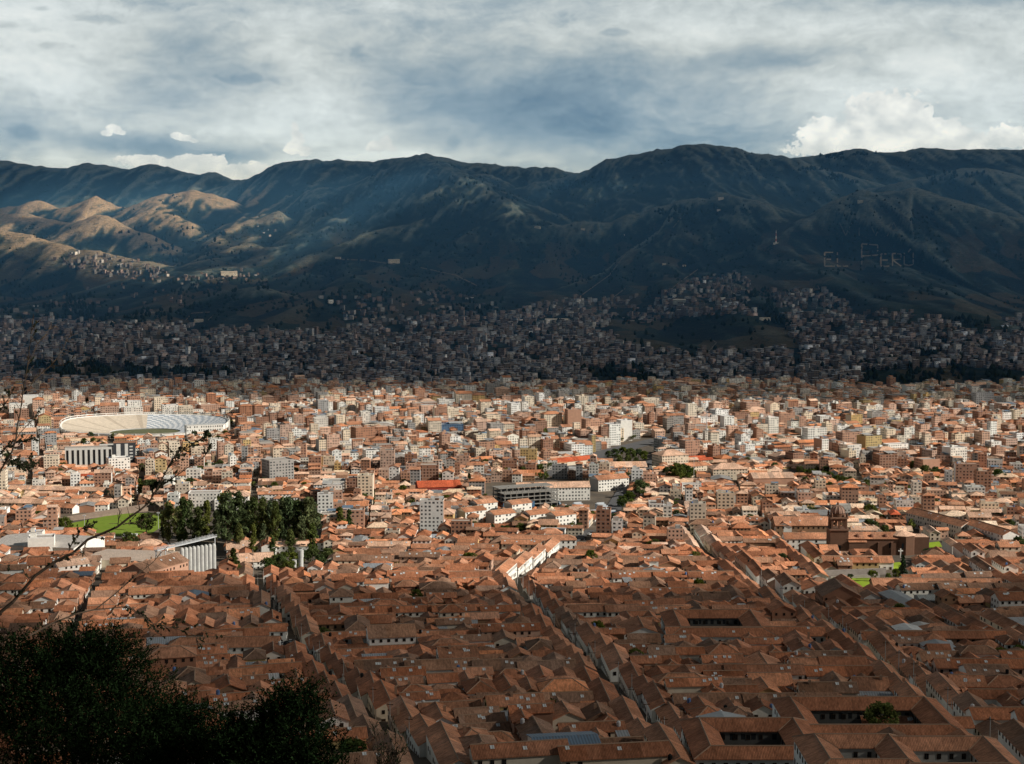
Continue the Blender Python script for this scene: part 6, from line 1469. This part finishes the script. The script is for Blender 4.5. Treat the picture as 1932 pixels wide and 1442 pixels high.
# ------------------------------------------------------------------ trees
def leaf_cloud(R, clumps, size, col, mat, per, flat=.0):
    """many small leaf faces gathered in clumps; clumps: (x, y, z, r)"""
    mb = MB()
    for (x, y, z, r) in clumps:
        tone = R.uniform(.45, 1.35)
        for _ in range(max(3, int(per * r))):
            while True:
                u, v, w = R.uniform(-1, 1), R.uniform(-1, 1), R.uniform(-1, 1); q = u * u + v * v + w * w
                if .15 < q < 1: break
            px, py, pz = x + u * r, y + v * r, z + w * r * .8
            d = Vector((R.gauss(0, 1), R.gauss(0, 1), R.gauss(0, 1) + flat)).normalized(); e = d.orthogonal().normalized(); f = d.cross(e); s = size * R.uniform(.6, 1.3)
            k = tone * R.uniform(.6, 1.4); c = (col[0] * k, col[1] * k, col[2] * k)
            A, B = e * s, f * s * .55
            mb.quad((px - A.x, py - A.y, pz - A.z), (px + B.x, py + B.y, pz + B.z), (px + A.x, py + A.y, pz + A.z), (px - B.x, py - B.y, pz - B.z), c, mat)
    return mb
def tree_kind(kind, seed):
    R = random.Random(seed); cl = []
    if kind == 'tall':           # eucalyptus, 1 = 10 m tall
        for k in range(46):
            h = R.uniform(1.6, 9.6); q = math.sin(min(1, (h - 1.0) / 9.2) * math.pi) ** .6; a = R.uniform(0, math.tau); r = R.uniform(.1, 1) * (1.9 if h < 6 else 1.35) * q
            cl.append((r * math.cos(a), r * math.sin(a), h, R.uniform(.45, .95)))
        col = (.115, .150, .066)
    elif kind == 'conifer':
        for k in range(50):
            h = R.uniform(.8, 9.8); q = (10.2 - h) / 10 * 2.5; a = R.uniform(0, math.tau); r = R.uniform(.3, 1) * q; cl.append((r * math.cos(a), r * math.sin(a), h - r * .2, R.uniform(.35, .75)))
        col = (.052, .078, .042)
    else:
        for k in range(42):
            a, b = R.uniform(0, math.tau), R.uniform(-.9, 1.3); r = R.uniform(.5, 1) * 3.7
            cl.append((r * math.cos(a) * math.cos(b), r * math.sin(a) * math.cos(b), 5.8 + 3.3 * math.sin(b), R.uniform(.7, 1.35)))
        col = (.095, .13, .045)
    crown = leaf_cloud(R, cl, .34 if kind != 'round' else .40, col, MI['leaf'], 46).mesh('crown')
    t = MB(); t.tube((0, 0, -1), (.1, 0, 3.4), .30, .20, (1, 1, 1), MI['bark'], 7); t.tube((.1, 0, 3.4), (0, .1, 7.5 if kind != 'round' else 6), .20, .07, (1, 1, 1), MI['bark'], 6)
    for k in range(5):
        a = k * 1.3; h = 2.6 + k * .8; t.tube((.05, 0, h), (1.6 * math.cos(a), 1.6 * math.sin(a), h + 1.5), .10, .03, (1, 1, 1), MI['bark'], 5)
    return crown, t.mesh('trunk')
KINDS = {k: [tree_kind(k, 40 + i + 10 * j) for i in range(4)] for j, k in enumerate(('tall', 'round', 'conifer'))}
TREES = []
def tree(kind, x, y, h, wide=1., px=None, py=None, label=None):
    R = random.Random(int(x * 13 + y * 7)); z = TZ(x, y); me = R.choice(KINDS[kind]); s = h / 10.
    nm = {'tall': 'eucalyptus_tree', 'round': 'broadleaf_tree', 'conifer': 'conifer_tree'}[kind]
    o = bpy.data.objects.new(nm, None); COL.objects.link(o); o.location = (x, y, z); o.rotation_euler = (0, 0, R.uniform(0, 6)); o.scale = (s * wide, s * wide, s)
    tag(o, label, 'tree', 'trees of the valley city')
    for n, m in zip(('crown', 'trunk'), me):
        c = bpy.data.objects.new(n, m); COL.objects.link(c); c.parent = o
    if not label: TREES.append((o, kind, x, y, h))
    return o
def plant():
    R = random.Random(77)
    def T(kind, px, base, top, wide=1., label=None):
        c = hit(px, base)
        if c: tree(kind, c[0], c[1], (base - top) * c[1] / F, wide * R.uniform(.9, 1.15), label=label)
    for a in [(318,1030,962),(345,1032,955),(372,1027,966),(430,1034,938),(408,1024,958),(452,1032,946),(470,1028,962),(495,1031,956),(520,1033,943),(545,1031,948),(566,1030,943),(584,1031,952),(330,1010,968),(390,1018,960),(440,1010,950),(500,1014,958),(535,1016,955),(360,1008,964),(470,1012,952),(560,1014,950),
              (308,1020,972),(422,1016,952),(482,1020,958),(510,1024,952),(555,1022,946),(590,1020,960),(338,1022,966),(378,1014,972),(460,1020,944),(530,1024,960),(452,1048,1006),(478,1054,1004),(515,1058,1010),(548,1054,1008),(590,1048,1002),(498,1046,990),(570,1042,985)]: T('tall', a[0], a[1], a[2] - R.uniform(-4, 24), R.uniform(.75, 1.05))
    for a in [(643,1010,956),(660,1008,960),(652,1004,966)]: T('tall', *a)
    for a in [(505,1090,1050),(530,1087,1044),(558,1078,1040),(590,1072,1032),(520,1076,1046),(618,1064,1032),(545,1090,1056),(575,1062,1036),(604,1074,1044),(535,1064,1040)]: T('round', *a, 1.1)
    T('conifer', 440, 1090, 1034, 1.5); T('conifer', 660, 1152, 1122, 1.6); T('conifer', 1703, 1096, 1046, 1.0, 'dark pointed cypress beside the small green garden'); T('conifer', 885, 922, 893, 1.4)
    for a in [(70,992,962),(98,1002,968),(124,1010,974),(112,1000,976),(240,1034,1002),(252,1032,1006),(276,1012,966),(284,940,902),(305,940,905),(330,940,912),(296,936,908),(318,938,910),(360,928,900),(270,938,910),(820,914,890),(836,912,892),(852,914,894),(680,1034,1016),(700,1034,1012),(715,1032,1016),(690,1028,1014)]: T('round', *a)
    for a in [(1206,940,904),(1218,936,910),(1186,957,925),(1174,962,934),(1114,1074,1036),(1105,1070,1046),(1160,992,968),(1142,1006,986),(1132,1012,996),(1160,868,846),(1175,864,842),(1190,870,844),(1205,866,846),(1215,872,850),(1168,876,858),(1185,878,858),(1200,880,862),(1148,866,850),(1268,908,878),(1280,910,874),(1292,908,876),(1304,906,880),(1258,904,880),(1276,900,872),(1290,900,874)]: T('round', *a)
    for k in range(24):
        t = k / 23; T('round', 1508 + 200 * t + R.uniform(-4, 4), 900 + 36 * t + R.uniform(-2, 2), 900 + 36 * t - R.uniform(13, 22))
    for a in [(1335,862,846),(1350,868,850),(1368,872,856),(1390,876,860),(1410,880,862),(1745,902,876),(1760,905,884),(1882,914,884),(1895,916,892),(1870,908,890),(1642,980,950),(1636,974,952),(1922,1044,1010),(1908,1040,1018),(1646,1098,1074),(1676,1098,1080),(1604,1096,1082),(1690,1094,1072),(1664,1100,1088),(1855,970,950),(1800,950,935),(1820,955,938),(1700,960,945)]: T('round', *a)
    # foreground courts and gardens
    K = next(q for q in LM if 'big dark round tree' in q['label']); y = K['y']; x = at(1662, 1340, y)[0]; tree('round', x, y, 13.5, 1.15, label='big dark round tree filling the large courtyard')
    for a in [(1405,1254,1224,1.4),(1372,1275,1260,1.4),(1398,1282,1266,1.4),(1420,1280,1262,1.4),(1350,1284,1268,1.2),(845,1345,1322,1.5),(868,1342,1318,1.5),(888,1346,1324,1.4),(905,1342,1322,1.3),(830,1350,1330,1.2),(1008,1352,1326,1.3),(1036,1346,1316,1.4),(1056,1352,1328,1.2),(1020,1362,1338,1.3),(1066,1392,1366,1.2),(1080,1386,1366,1.2),(908,1428,1404,1.3),(740,1425,1400,1.),(560,1286,1264,1.3),(575,1290,1268,1.3),(1922,1432,1392,1.1),(1905,1405,1385,1.)]: T('round', *a)
    n = 0
    for (x, y, w, d) in YARDS:
        k = 1 if y > 1500 else R.choice((1, 2, 2))
        for _ in range(k):
            if n > 110: break
            px, py = proj(x, y, TZ(x, y))
            if not (5 < px < 1927) or inpoly(np.array([px]), np.array([py]), BUSH_HIDE)[0]: continue
            xx, yy = x + R.uniform(-.3, .3) * w, y + R.uniform(-.3, .3) * d; h = R.uniform(5, 9) * (1 if y < 1500 else 1.25)
            if sees((xx, yy, TZ(xx, yy) + h * .85)): tree('round', xx, yy, h, 1.15); n += 1
    # very many small trees in yards and along streets farther off
    kd = [leaf_cloud(random.Random(60 + i), [(R.uniform(-1.4, 1.4), R.uniform(-1.4, 1.4), R.uniform(1.6, 4.2), R.uniform(.7, 1.2)) for _ in range(7)], .62, (.075, .105, .04), MI['leaf'], 16) for i in range(4)]
    far = MB(); n = 0
    for _ in range(9000):
        if n >= 420: break
        y = R.uniform(1120, 2650); x = R.uniform(-.36, .36) * y; z = TZ(x, y)
        if not free(x, y, 1) or float(fbm(np.array([x / 160.]), np.array([y / 160.]), 3)[0]) < .02 or not sees((x, y, z + 3.4)): continue
        q = R.choice(kd); s_ = R.uniform(1.0, 1.9); o_ = len(far.v); far.v += [(x + p[0] * s_, y + p[1] * s_, z + p[2] * s_) for p in q.v]; far.f += [tuple(i + o_ for i in f) for f in q.f]; far.c += q.c; far.uv += q.uv; far.m += q.m; n += 1
    tag(far.build('small_trees'), 'hundreds of small dark trees scattered between the sunlit buildings', 'trees', None, 'stuff')
    groups = {}
    for o, kind, x, y, h in TREES:
        px, py = proj(x, y, TZ(x, y) + h / 2); best = min(ANCH, key=lambda a: (a[0] - px) ** 2 + ((a[1] - py) * 1.6) ** 2); dx, dy = px - best[0], (py - best[1]) * 1.6
        side = ('right of' if dx > 0 else 'left of') if abs(dx) > abs(dy) else ('in front of' if dy > 0 else 'behind')
        look = {'tall': 'tall dark eucalyptus', 'round': 'bushy green tree', 'conifer': 'dark pointed conifer'}[kind]
        groups.setdefault((look, side, best[2]), []).append((dx * dx + dy * dy, o))
    for (look, side, an), L in groups.items():
        L.sort(key=lambda t: t[0])
        for i, (_, o) in enumerate(L): o['label'] = f"{look} {side} {an}" if len(L) == 1 else f"{look}, {ORD[i]} of {len(L)} {side} {an}"
ORD = ['nearest', 'second nearest', 'third nearest', 'fourth nearest', 'fifth nearest', 'sixth nearest', 'seventh nearest', 'eighth nearest', 'ninth nearest', 'tenth nearest'] + [f'{w}' for w in ('eleventh', 'twelfth', 'thirteenth', 'fourteenth', 'fifteenth', 'sixteenth', 'seventeenth', 'eighteenth', 'nineteenth', 'twentieth', 'twenty first', 'twenty second', 'twenty third', 'twenty fourth', 'twenty fifth', 'twenty sixth', 'twenty seventh', 'twenty eighth', 'twenty ninth', 'thirtieth')]
plant()
# far woods and hedges: dark leafy masses on the slopes
def make_woods():
    R = random.Random(3); mb = MB()
    def blob(x, y, z, r, h):
        c = R.uniform(.6, 1.3); col = (.012 * c, .022 * c, .016 * c)
        n = 6; top = (x + R.uniform(-.2, .2) * r, y, z + h)
        ring = []
        for lv, rr in ((0.0, .55), (.4, 1.0), (.75, .7)): ring.append([(x + r * rr * R.uniform(.75, 1.2) * math.cos(k * math.tau / n), y + r * rr * R.uniform(.75, 1.2) * math.sin(k * math.tau / n), z - 1 + h * lv * R.uniform(.9, 1.1)) for k in range(n)])
        for A, B in zip(ring, ring[1:]):
            for k in range(n): mb.quad(A[k], A[(k + 1) % n], B[(k + 1) % n], B[k], col, MI['leaf'])
        for k in range(n): mb.tri(ring[-1][k], ring[-1][(k + 1) % n], top, col, MI['leaf'])
    areas = [([(20,686),(180,686),(330,698),(430,696),(440,712),(150,716),(20,708)], 420), ([(80,575),(140,560),(200,565),(190,600),(90,602)], 130), ([(140,600),(260,590),(330,598),(300,620),(150,618)], 110), ([(300,530),(420,530),(500,520),(520,545),(330,560)], 110), ([(0,520),(120,540),(220,560),(160,600),(0,600)], 120),
             ([(560,560),(760,540),(960,560),(1000,590),(700,612),(600,600)], 160), ([(500,545),(700,470),(860,440),(950,470),(900,540),(650,560)], 150), ([(1060,700),(1180,690),(1300,715),(1500,730),(1650,715),(1640,742),(1280,745)], 330), ([(1620,690),(1760,660),(1932,690),(1932,735),(1660,742)], 330), ([(1380,560),(1450,545),(1480,600),(1520,640),(1440,610)], 120),
             ([(1230,400),(1300,385),(1420,390),(1420,410),(1300,430)], 90), ([(1340,430),(1440,430),(1420,480),(1330,475)], 50), ([(1500,320),(1560,318),(1620,345),(1600,352)], 80), ([(1520,298),(1600,288),(1660,290),(1600,302)], 60), ([(1740,325),(1860,325),(1880,350),(1760,350)], 60), ([(1060,345),(1120,335),(1110,350),(1050,362)], 60),
             ([(1800,600),(1870,600),(1850,660),(1790,660)], 70), ([(1570,400),(1760,400),(1800,520),(1540,520)], 150), ([(560,380),(760,360),(760,420),(600,450)], 120), ([(200,430),(420,420),(480,480),(330,500)], 90), ([(980,470),(1250,430),(1400,500),(1100,560)], 150), ([(0,735),(500,735),(1300,745),(1932,745),(1932,600),(1300,600),(600,610),(0,610)], 620), ([(640,330),(900,330),(1000,380),(700,400)], 90), ([(250,590),(330,570),(460,545),(480,560),(330,600)], 60)]
    for poly, n in areas:
        P = np.array(poly, float); x0, y0 = P.min(0); x1, y1 = P.max(0); k = 0; tries = 0
        while k < n and tries < n * 12:
            tries += 1; px, py = R.uniform(x0, x1), R.uniform(y0, y1)
            if not inpoly(np.array([px]), np.array([py]), poly)[0]: continue
            if float(fbm(np.array([px / 30.]), np.array([py / 14.]), 3)[0]) < -.02: continue
            c = hit(px, py)
            if c: r = R.uniform(2.6, 5.4) * (1 if c[1] < 6000 else 1.5); blob(*c, r, r * R.uniform(1.6, 3.2)); k += 1
    k = 0
    for _ in range(60000):
        if k > 7000: break
        j, i = R.randrange(60, NY - 40), R.randrange(30, NA - 30); x, y, z = float(XX[j, i]), float(YY[j, i]), float(ZZ[j, i])
        if abs(x / y) > .40 or y < 4000: continue
        cv = z - (ZZ[j, i - 4] + ZZ[j, i + 4] + ZZ[j - 3, i] + ZZ[j + 3, i]) / 4
        if R.random() > (.75 if cv < -4 else .28 if cv < -.8 else .05): continue
        if float(fbm(np.array([x / 420.]), np.array([y / 900.]), 3)[0]) < -.05: continue
        for _q in range(R.choice((1, 2, 4))):
            xx, yy = x + R.gauss(0, 14), y + R.gauss(0, 25); r = R.uniform(2.4, 5.5); blob(xx, yy, TZ(xx, yy), r, r * R.uniform(1.2, 2.2)); k += 1
    tag(mb.build('woodland'), 'dark scattered woods and hedgerows on the hills and between far houses', 'woods', None, 'stuff')
make_woods()

# ------------------------------------------------------------------ bushes and bare twigs close to the viewpoint
def make_bushes():
    R = random.Random(21); n = 0
    for lab, Y, els in [('largest dark bush filling the lower left corner', 20., [(60, 1345, 190, 150), (180, 1370, 150, 170), (20, 1300, 120, 95), (215, 1255, 55, 70), (140, 1240, 85, 58), (260, 1400, 90, 110)]),
                        ('low dark bush in the middle of the lower left shrubs', 18.5, [(370, 1440, 105, 105), (310, 1420, 90, 95), (440, 1442, 80, 85), (340, 1375, 45, 55)]),
                        ('dark rounded bush at the right end of the lower left shrubs', 17.5, [(550, 1400, 72, 105), (500, 1440, 80, 85), (600, 1445, 60, 70), (575, 1330, 32, 42), (525, 1345, 35, 45), (470, 1425, 85, 80)])]:
        c0 = at(els[0][0], els[0][1], Y); gx, gy = c0[0], Y; gz = TZ(gx, gy)
        t = thing('foreground_bush', (gx, gy, gz), lab, 'bush', 'dark bushes close to the viewpoint'); mb = MB(); st = MB()
        for (cx, cy_, rx, ry) in els:
            x, y, z = at(cx, cy_, Y); s = Y / F; RX, RZ = rx * s, ry * s; RY = min(RX, RZ) * 1.1
            st.tube((gx + (x - gx) * .3, y, gz - .3), (x, y, z), .035, .015, (1, 1, 1), MI['bark'], 6)
            N = int(42 * (rx * ry) ** .5 * max(1, (rx * ry) ** .5 / 70))
            for k in range(int(rx * ry / 7)):
                while True:
                    u, v, w = R.uniform(-1, 1), R.uniform(-1, 1), R.uniform(-1, 1); q = u * u + v * v + w * w
                    if .05 < q < 1: break
                m = 1 + .22 * math.sin(u * 9 + cx) * math.cos(w * 8 + v * 5)
                bx, by, bz = x + u * RX * m, y + v * RY * m, z + w * RZ * m; r = R.uniform(.05, .11); tone = R.choice((.35, .5, .8, 1.0, 1.6))
                # a short sprig carrying leaves
                d = Vector((R.gauss(0, .5) + u * .5, R.gauss(0, .5), R.uniform(.2, 1.1))).normalized(); Ls = R.uniform(.10, .28)
                for j in range(11):
                    f_ = j / 10; p = Vector((bx, by, bz)) + d * Ls * f_; ln = (d * .7 + Vector((R.gauss(0, .6), R.gauss(0, .6), R.gauss(0, .5)))).normalized(); e = ln.cross(Vector((R.gauss(0, 1), R.gauss(0, 1), R.gauss(0, 1)))).normalized(); s1 = R.uniform(.013, .025); kx = tone * R.uniform(.5, 1.5); c = (.008 * kx, .016 * kx, .006 * kx)
                    A, B = ln * s1, e * s1 * .42; P_ = p + A
                    mb.quad(tuple(p), tuple(P_ + B - A * .2), tuple(p + A * 2), tuple(P_ - B - A * .2), c, MI['bush'])
        part(mb, 'foliage', t); part(st, 'stem', t)
    def twig(m, pts, Y, r0, r1, dy=0):
        r0 *= .64; r1 *= .7
        P = [Vector(at(px, py, Y + dy * i / len(pts))) for i, (px, py) in enumerate(pts)]
        Q = []
        for a, b in zip(P, P[1:]):      # a little crookedness
            mid = (a + b) / 2 + Vector((R.gauss(0, 1), R.gauss(0, 1), R.gauss(0, 1))) * (b - a).length * .035; Q += [a, mid]
        Q.append(P[-1]); n_ = len(Q) - 1
        for i in range(n_):
            m.tube(Q[i], Q[i + 1], r0 + (r1 - r0) * i / n_, r0 + (r1 - r0) * (i + 1) / n_, (1, 1, 1), MI['bark'], 6, False)
        return Q
    def sprigs(m, lf, Q, n_, L, leafy):
        for k in range(n_):
            i = R.randrange(len(Q) - 1); p = Q[i].lerp(Q[i + 1], R.random()); d = (Q[i + 1] - Q[i]).normalized(); d = (d + Vector((R.gauss(0, .6), R.gauss(0, .4), R.gauss(0, .7)))).normalized(); l = L * R.uniform(.4, 1.2); e = p + d * l
            m.tube(p, e, .0022, .001, (1, 1, 1), MI['bark'], 4, False)
            if R.random() < leafy:
                for j in range(7):
                    q = p.lerp(e, R.uniform(.3, 1.1)); ln = Vector((R.gauss(0, 1), R.gauss(0, 1), R.gauss(0, 1))).normalized(); f_ = ln.orthogonal().normalized(); s1 = R.uniform(.006, .014); A, B = ln * s1, f_ * s1 * .5
                    lf.quad(tuple(q - A), tuple(q + B), tuple(q + A), tuple(q - B), (.014, .02, .010), MI['bush'])
    Y = 8.0
    g0 = at(-140, 1250, Y); gz = TZ(g0[0], g0[1])
    t = thing('bare_shrub', (g0[0], g0[1], gz), 'leafless thorny shrub reaching in from the left edge', 'shrub', None)
    tr, lf = MB(), MB(); tr.tube((g0[0], g0[1], gz - .2), g0, .05, .03, (1, 1, 1), MI['bark'], 8, False); tr.tube(g0, at(0, 1156, Y), .03, .016, (1, 1, 1), MI['bark'], 8, False); part(tr, 'trunk', t)
    for pts, r0, r1, ns, L, lv in [
        ([(0,1156),(42,1115),(104,1060),(166,1018),(222,994),(264,963),(291,931),(312,893),(326,866),(347,828)], .016, .0022, 60, .07, .35), ([(291,931),(318,908),(352,884),(385,862),(400,842)], .006, .002, 26, .05, .3), ([(326,866),(345,850),(372,832),(392,822)], .005, .002, 34, .05, .9),
        ([(264,963),(254,930),(258,900),(266,880),(276,874)], .005, .0018, 20, .05, .25), ([(222,994),(226,965),(214,940),(204,926)], .004, .0015, 18, .05, .25), ([(166,1018),(158,1040),(110,1048),(40,1052),(0,1066)], .004, .002, 18, .05, .3), ([(232,990),(255,985),(285,972),(298,964)], .004, .0015, 14, .05, .3), ([(130,1040),(140,1020),(150,1000),(172,992)], .005, .002, 24, .05, .8),
        ([(55,1200),(104,1174),(180,1150),(243,1098),(290,1060),(318,1030)], .009, .002, 20, .06, .2), ([(180,1150),(243,1144),(291,1178),(330,1186),(368,1199),(374,1216)], .0045, .0018, 34, .05, .6), ([(243,1146),(270,1160),(300,1196)], .0035, .0015, 18, .04, .6), ([(291,1178),(330,1170),(372,1186),(420,1200)], .003, .0012, 14, .04, .5)]:
        m = MB(); Q = twig(m, pts, Y, r0, r1, R.uniform(-.6, .6)); sprigs(m, lf, Q, ns, L, lv); part(m, 'branch', t)
    part(lf, 'leaves', t)
    g1 = at(-90, 1080, Y + .5); gz = TZ(g1[0], g1[1])
    t = thing('bare_shrub', (g1[0], g1[1], gz), 'upright dry twigs rising at the far left above the roofs', 'shrub', None); lf = MB(); tr = MB(); tr.tube((g1[0], g1[1], gz - .2), g1, .04, .02, (1, 1, 1), MI['bark'], 8, False); tr.tube(g1, at(-8, 905, Y + .5), .02, .012, (1, 1, 1), MI['bark'], 8, False); part(tr, 'trunk', t)
    for pts, r0, r1, ns, L, lv in [([(-8,905),(14,868),(30,830),(38,780),(44,735),(52,690),(58,640),(64,596)], .010, .0018, 34, .07, .15), ([(30,830),(48,806),(70,780),(78,760)], .005, .0015, 16, .05, .5), ([(40,745),(66,716),(96,690),(118,660),(138,625)], .006, .0014, 24, .06, .15), ([(52,690),(70,650),(92,622),(108,616)], .0035, .0012, 14, .05, .15), ([(10,875),(30,872),(50,880),(64,872)], .006, .002, 70, .05, 1.), ([(-6,790),(10,760),(22,740)], .005, .002, 20, .05, .5), ([(-4,860),(20,838),(60,825)], .004, .0015, 30, .05, .9), ([(96,690),(120,690),(140,672)], .003, .001, 8, .04, .1)]:
        m = MB(); Q = twig(m, pts, Y + .5, r0, r1, R.uniform(-.5, .5)); sprigs(m, lf, Q, ns, L, lv); part(m, 'branch', t)
    part(lf, 'leaves', t)
    g2 = at(735, 1500, 14.); t = thing('bare_shrub', (g2[0], g2[1], TZ(g2[0], g2[1])), 'small dark seed headed twigs at the bottom edge left of centre', 'shrub', None); lf = MB(); tr = MB(); tr.tube((g2[0], g2[1], TZ(g2[0], g2[1])), g2, .03, .015, (1, 1, 1), MI['bark'], 8, False); part(tr, 'trunk', t)
    for k in range(13):
        x1 = 700 + k * 6 + R.uniform(-6, 6); m = MB(); Q = twig(m, [(735 + R.uniform(-10, 10), 1500), (722 + (x1 - 722) * .5 + R.uniform(-6, 6), 1450), (x1, R.uniform(1352, 1420))], 14., .009, .003); sprigs(m, lf, Q, 26, .10, .6); part(m, 'branch', t)
    part(lf, 'leaves', t)
make_bushes()

def make_poles():
    R = random.Random(12); k = 0; L = []
    for i in (3, 4, 5, 6, 7):
        for y in np.arange(430, 1060, 26.0):
            x = street_x(i, y) + R.choice((-2.6, 2.6)); z = TZ(x, y); px, py = proj(x, y, z + 9.5)
            if not (10 < px < 1922) or not free(x, y, .5) or not sees((x, y, z + 9.3)): continue
            if py > 1165 and inpoly(np.array([px]), np.array([py]), BUSH_HIDE)[0]: continue
            L.append((x, y, z, px, py))
    groups = {}
    for x, y, z, px, py in L[:60]:
        best = min(ANCH, key=lambda a: (a[0] - px) ** 2 + ((a[1] - py) * 1.6) ** 2); dx, dy = px - best[0], (py - best[1]) * 1.6
        side = ('right of' if dx > 0 else 'left of') if abs(dx) > abs(dy) else ('in front of' if dy > 0 else 'behind')
        groups.setdefault((side, best[2]), []).append((dx * dx + dy * dy, x, y, z))
    for (side, an), G_ in groups.items():
        G_.sort()
        for j, (_, x, y, z) in enumerate(G_):
            t = thing('utility_pole', (x, y, z), f"thin grey utility pole {side} {an}" if len(G_) == 1 else f"thin grey utility pole, {ORD[j]} of {len(G_)} {side} {an}", 'pole', 'utility poles along the streets')
            m = MB(); m.tube((x, y, z - 1), (x, y, z + 10.5), .16, .10, (.5, .48, .45), MI['concrete'], 6); part(m, 'pole', t)
            m = MB(); m.box(frame(x, y, R.uniform(-.3, .3)), -1.1, 1.1, -.07, .07, z + 9.6, z + 9.8, (.3, .25, .2, 0), MI['wood'], bottom=True); part(m, 'crossarm', t)
make_poles()
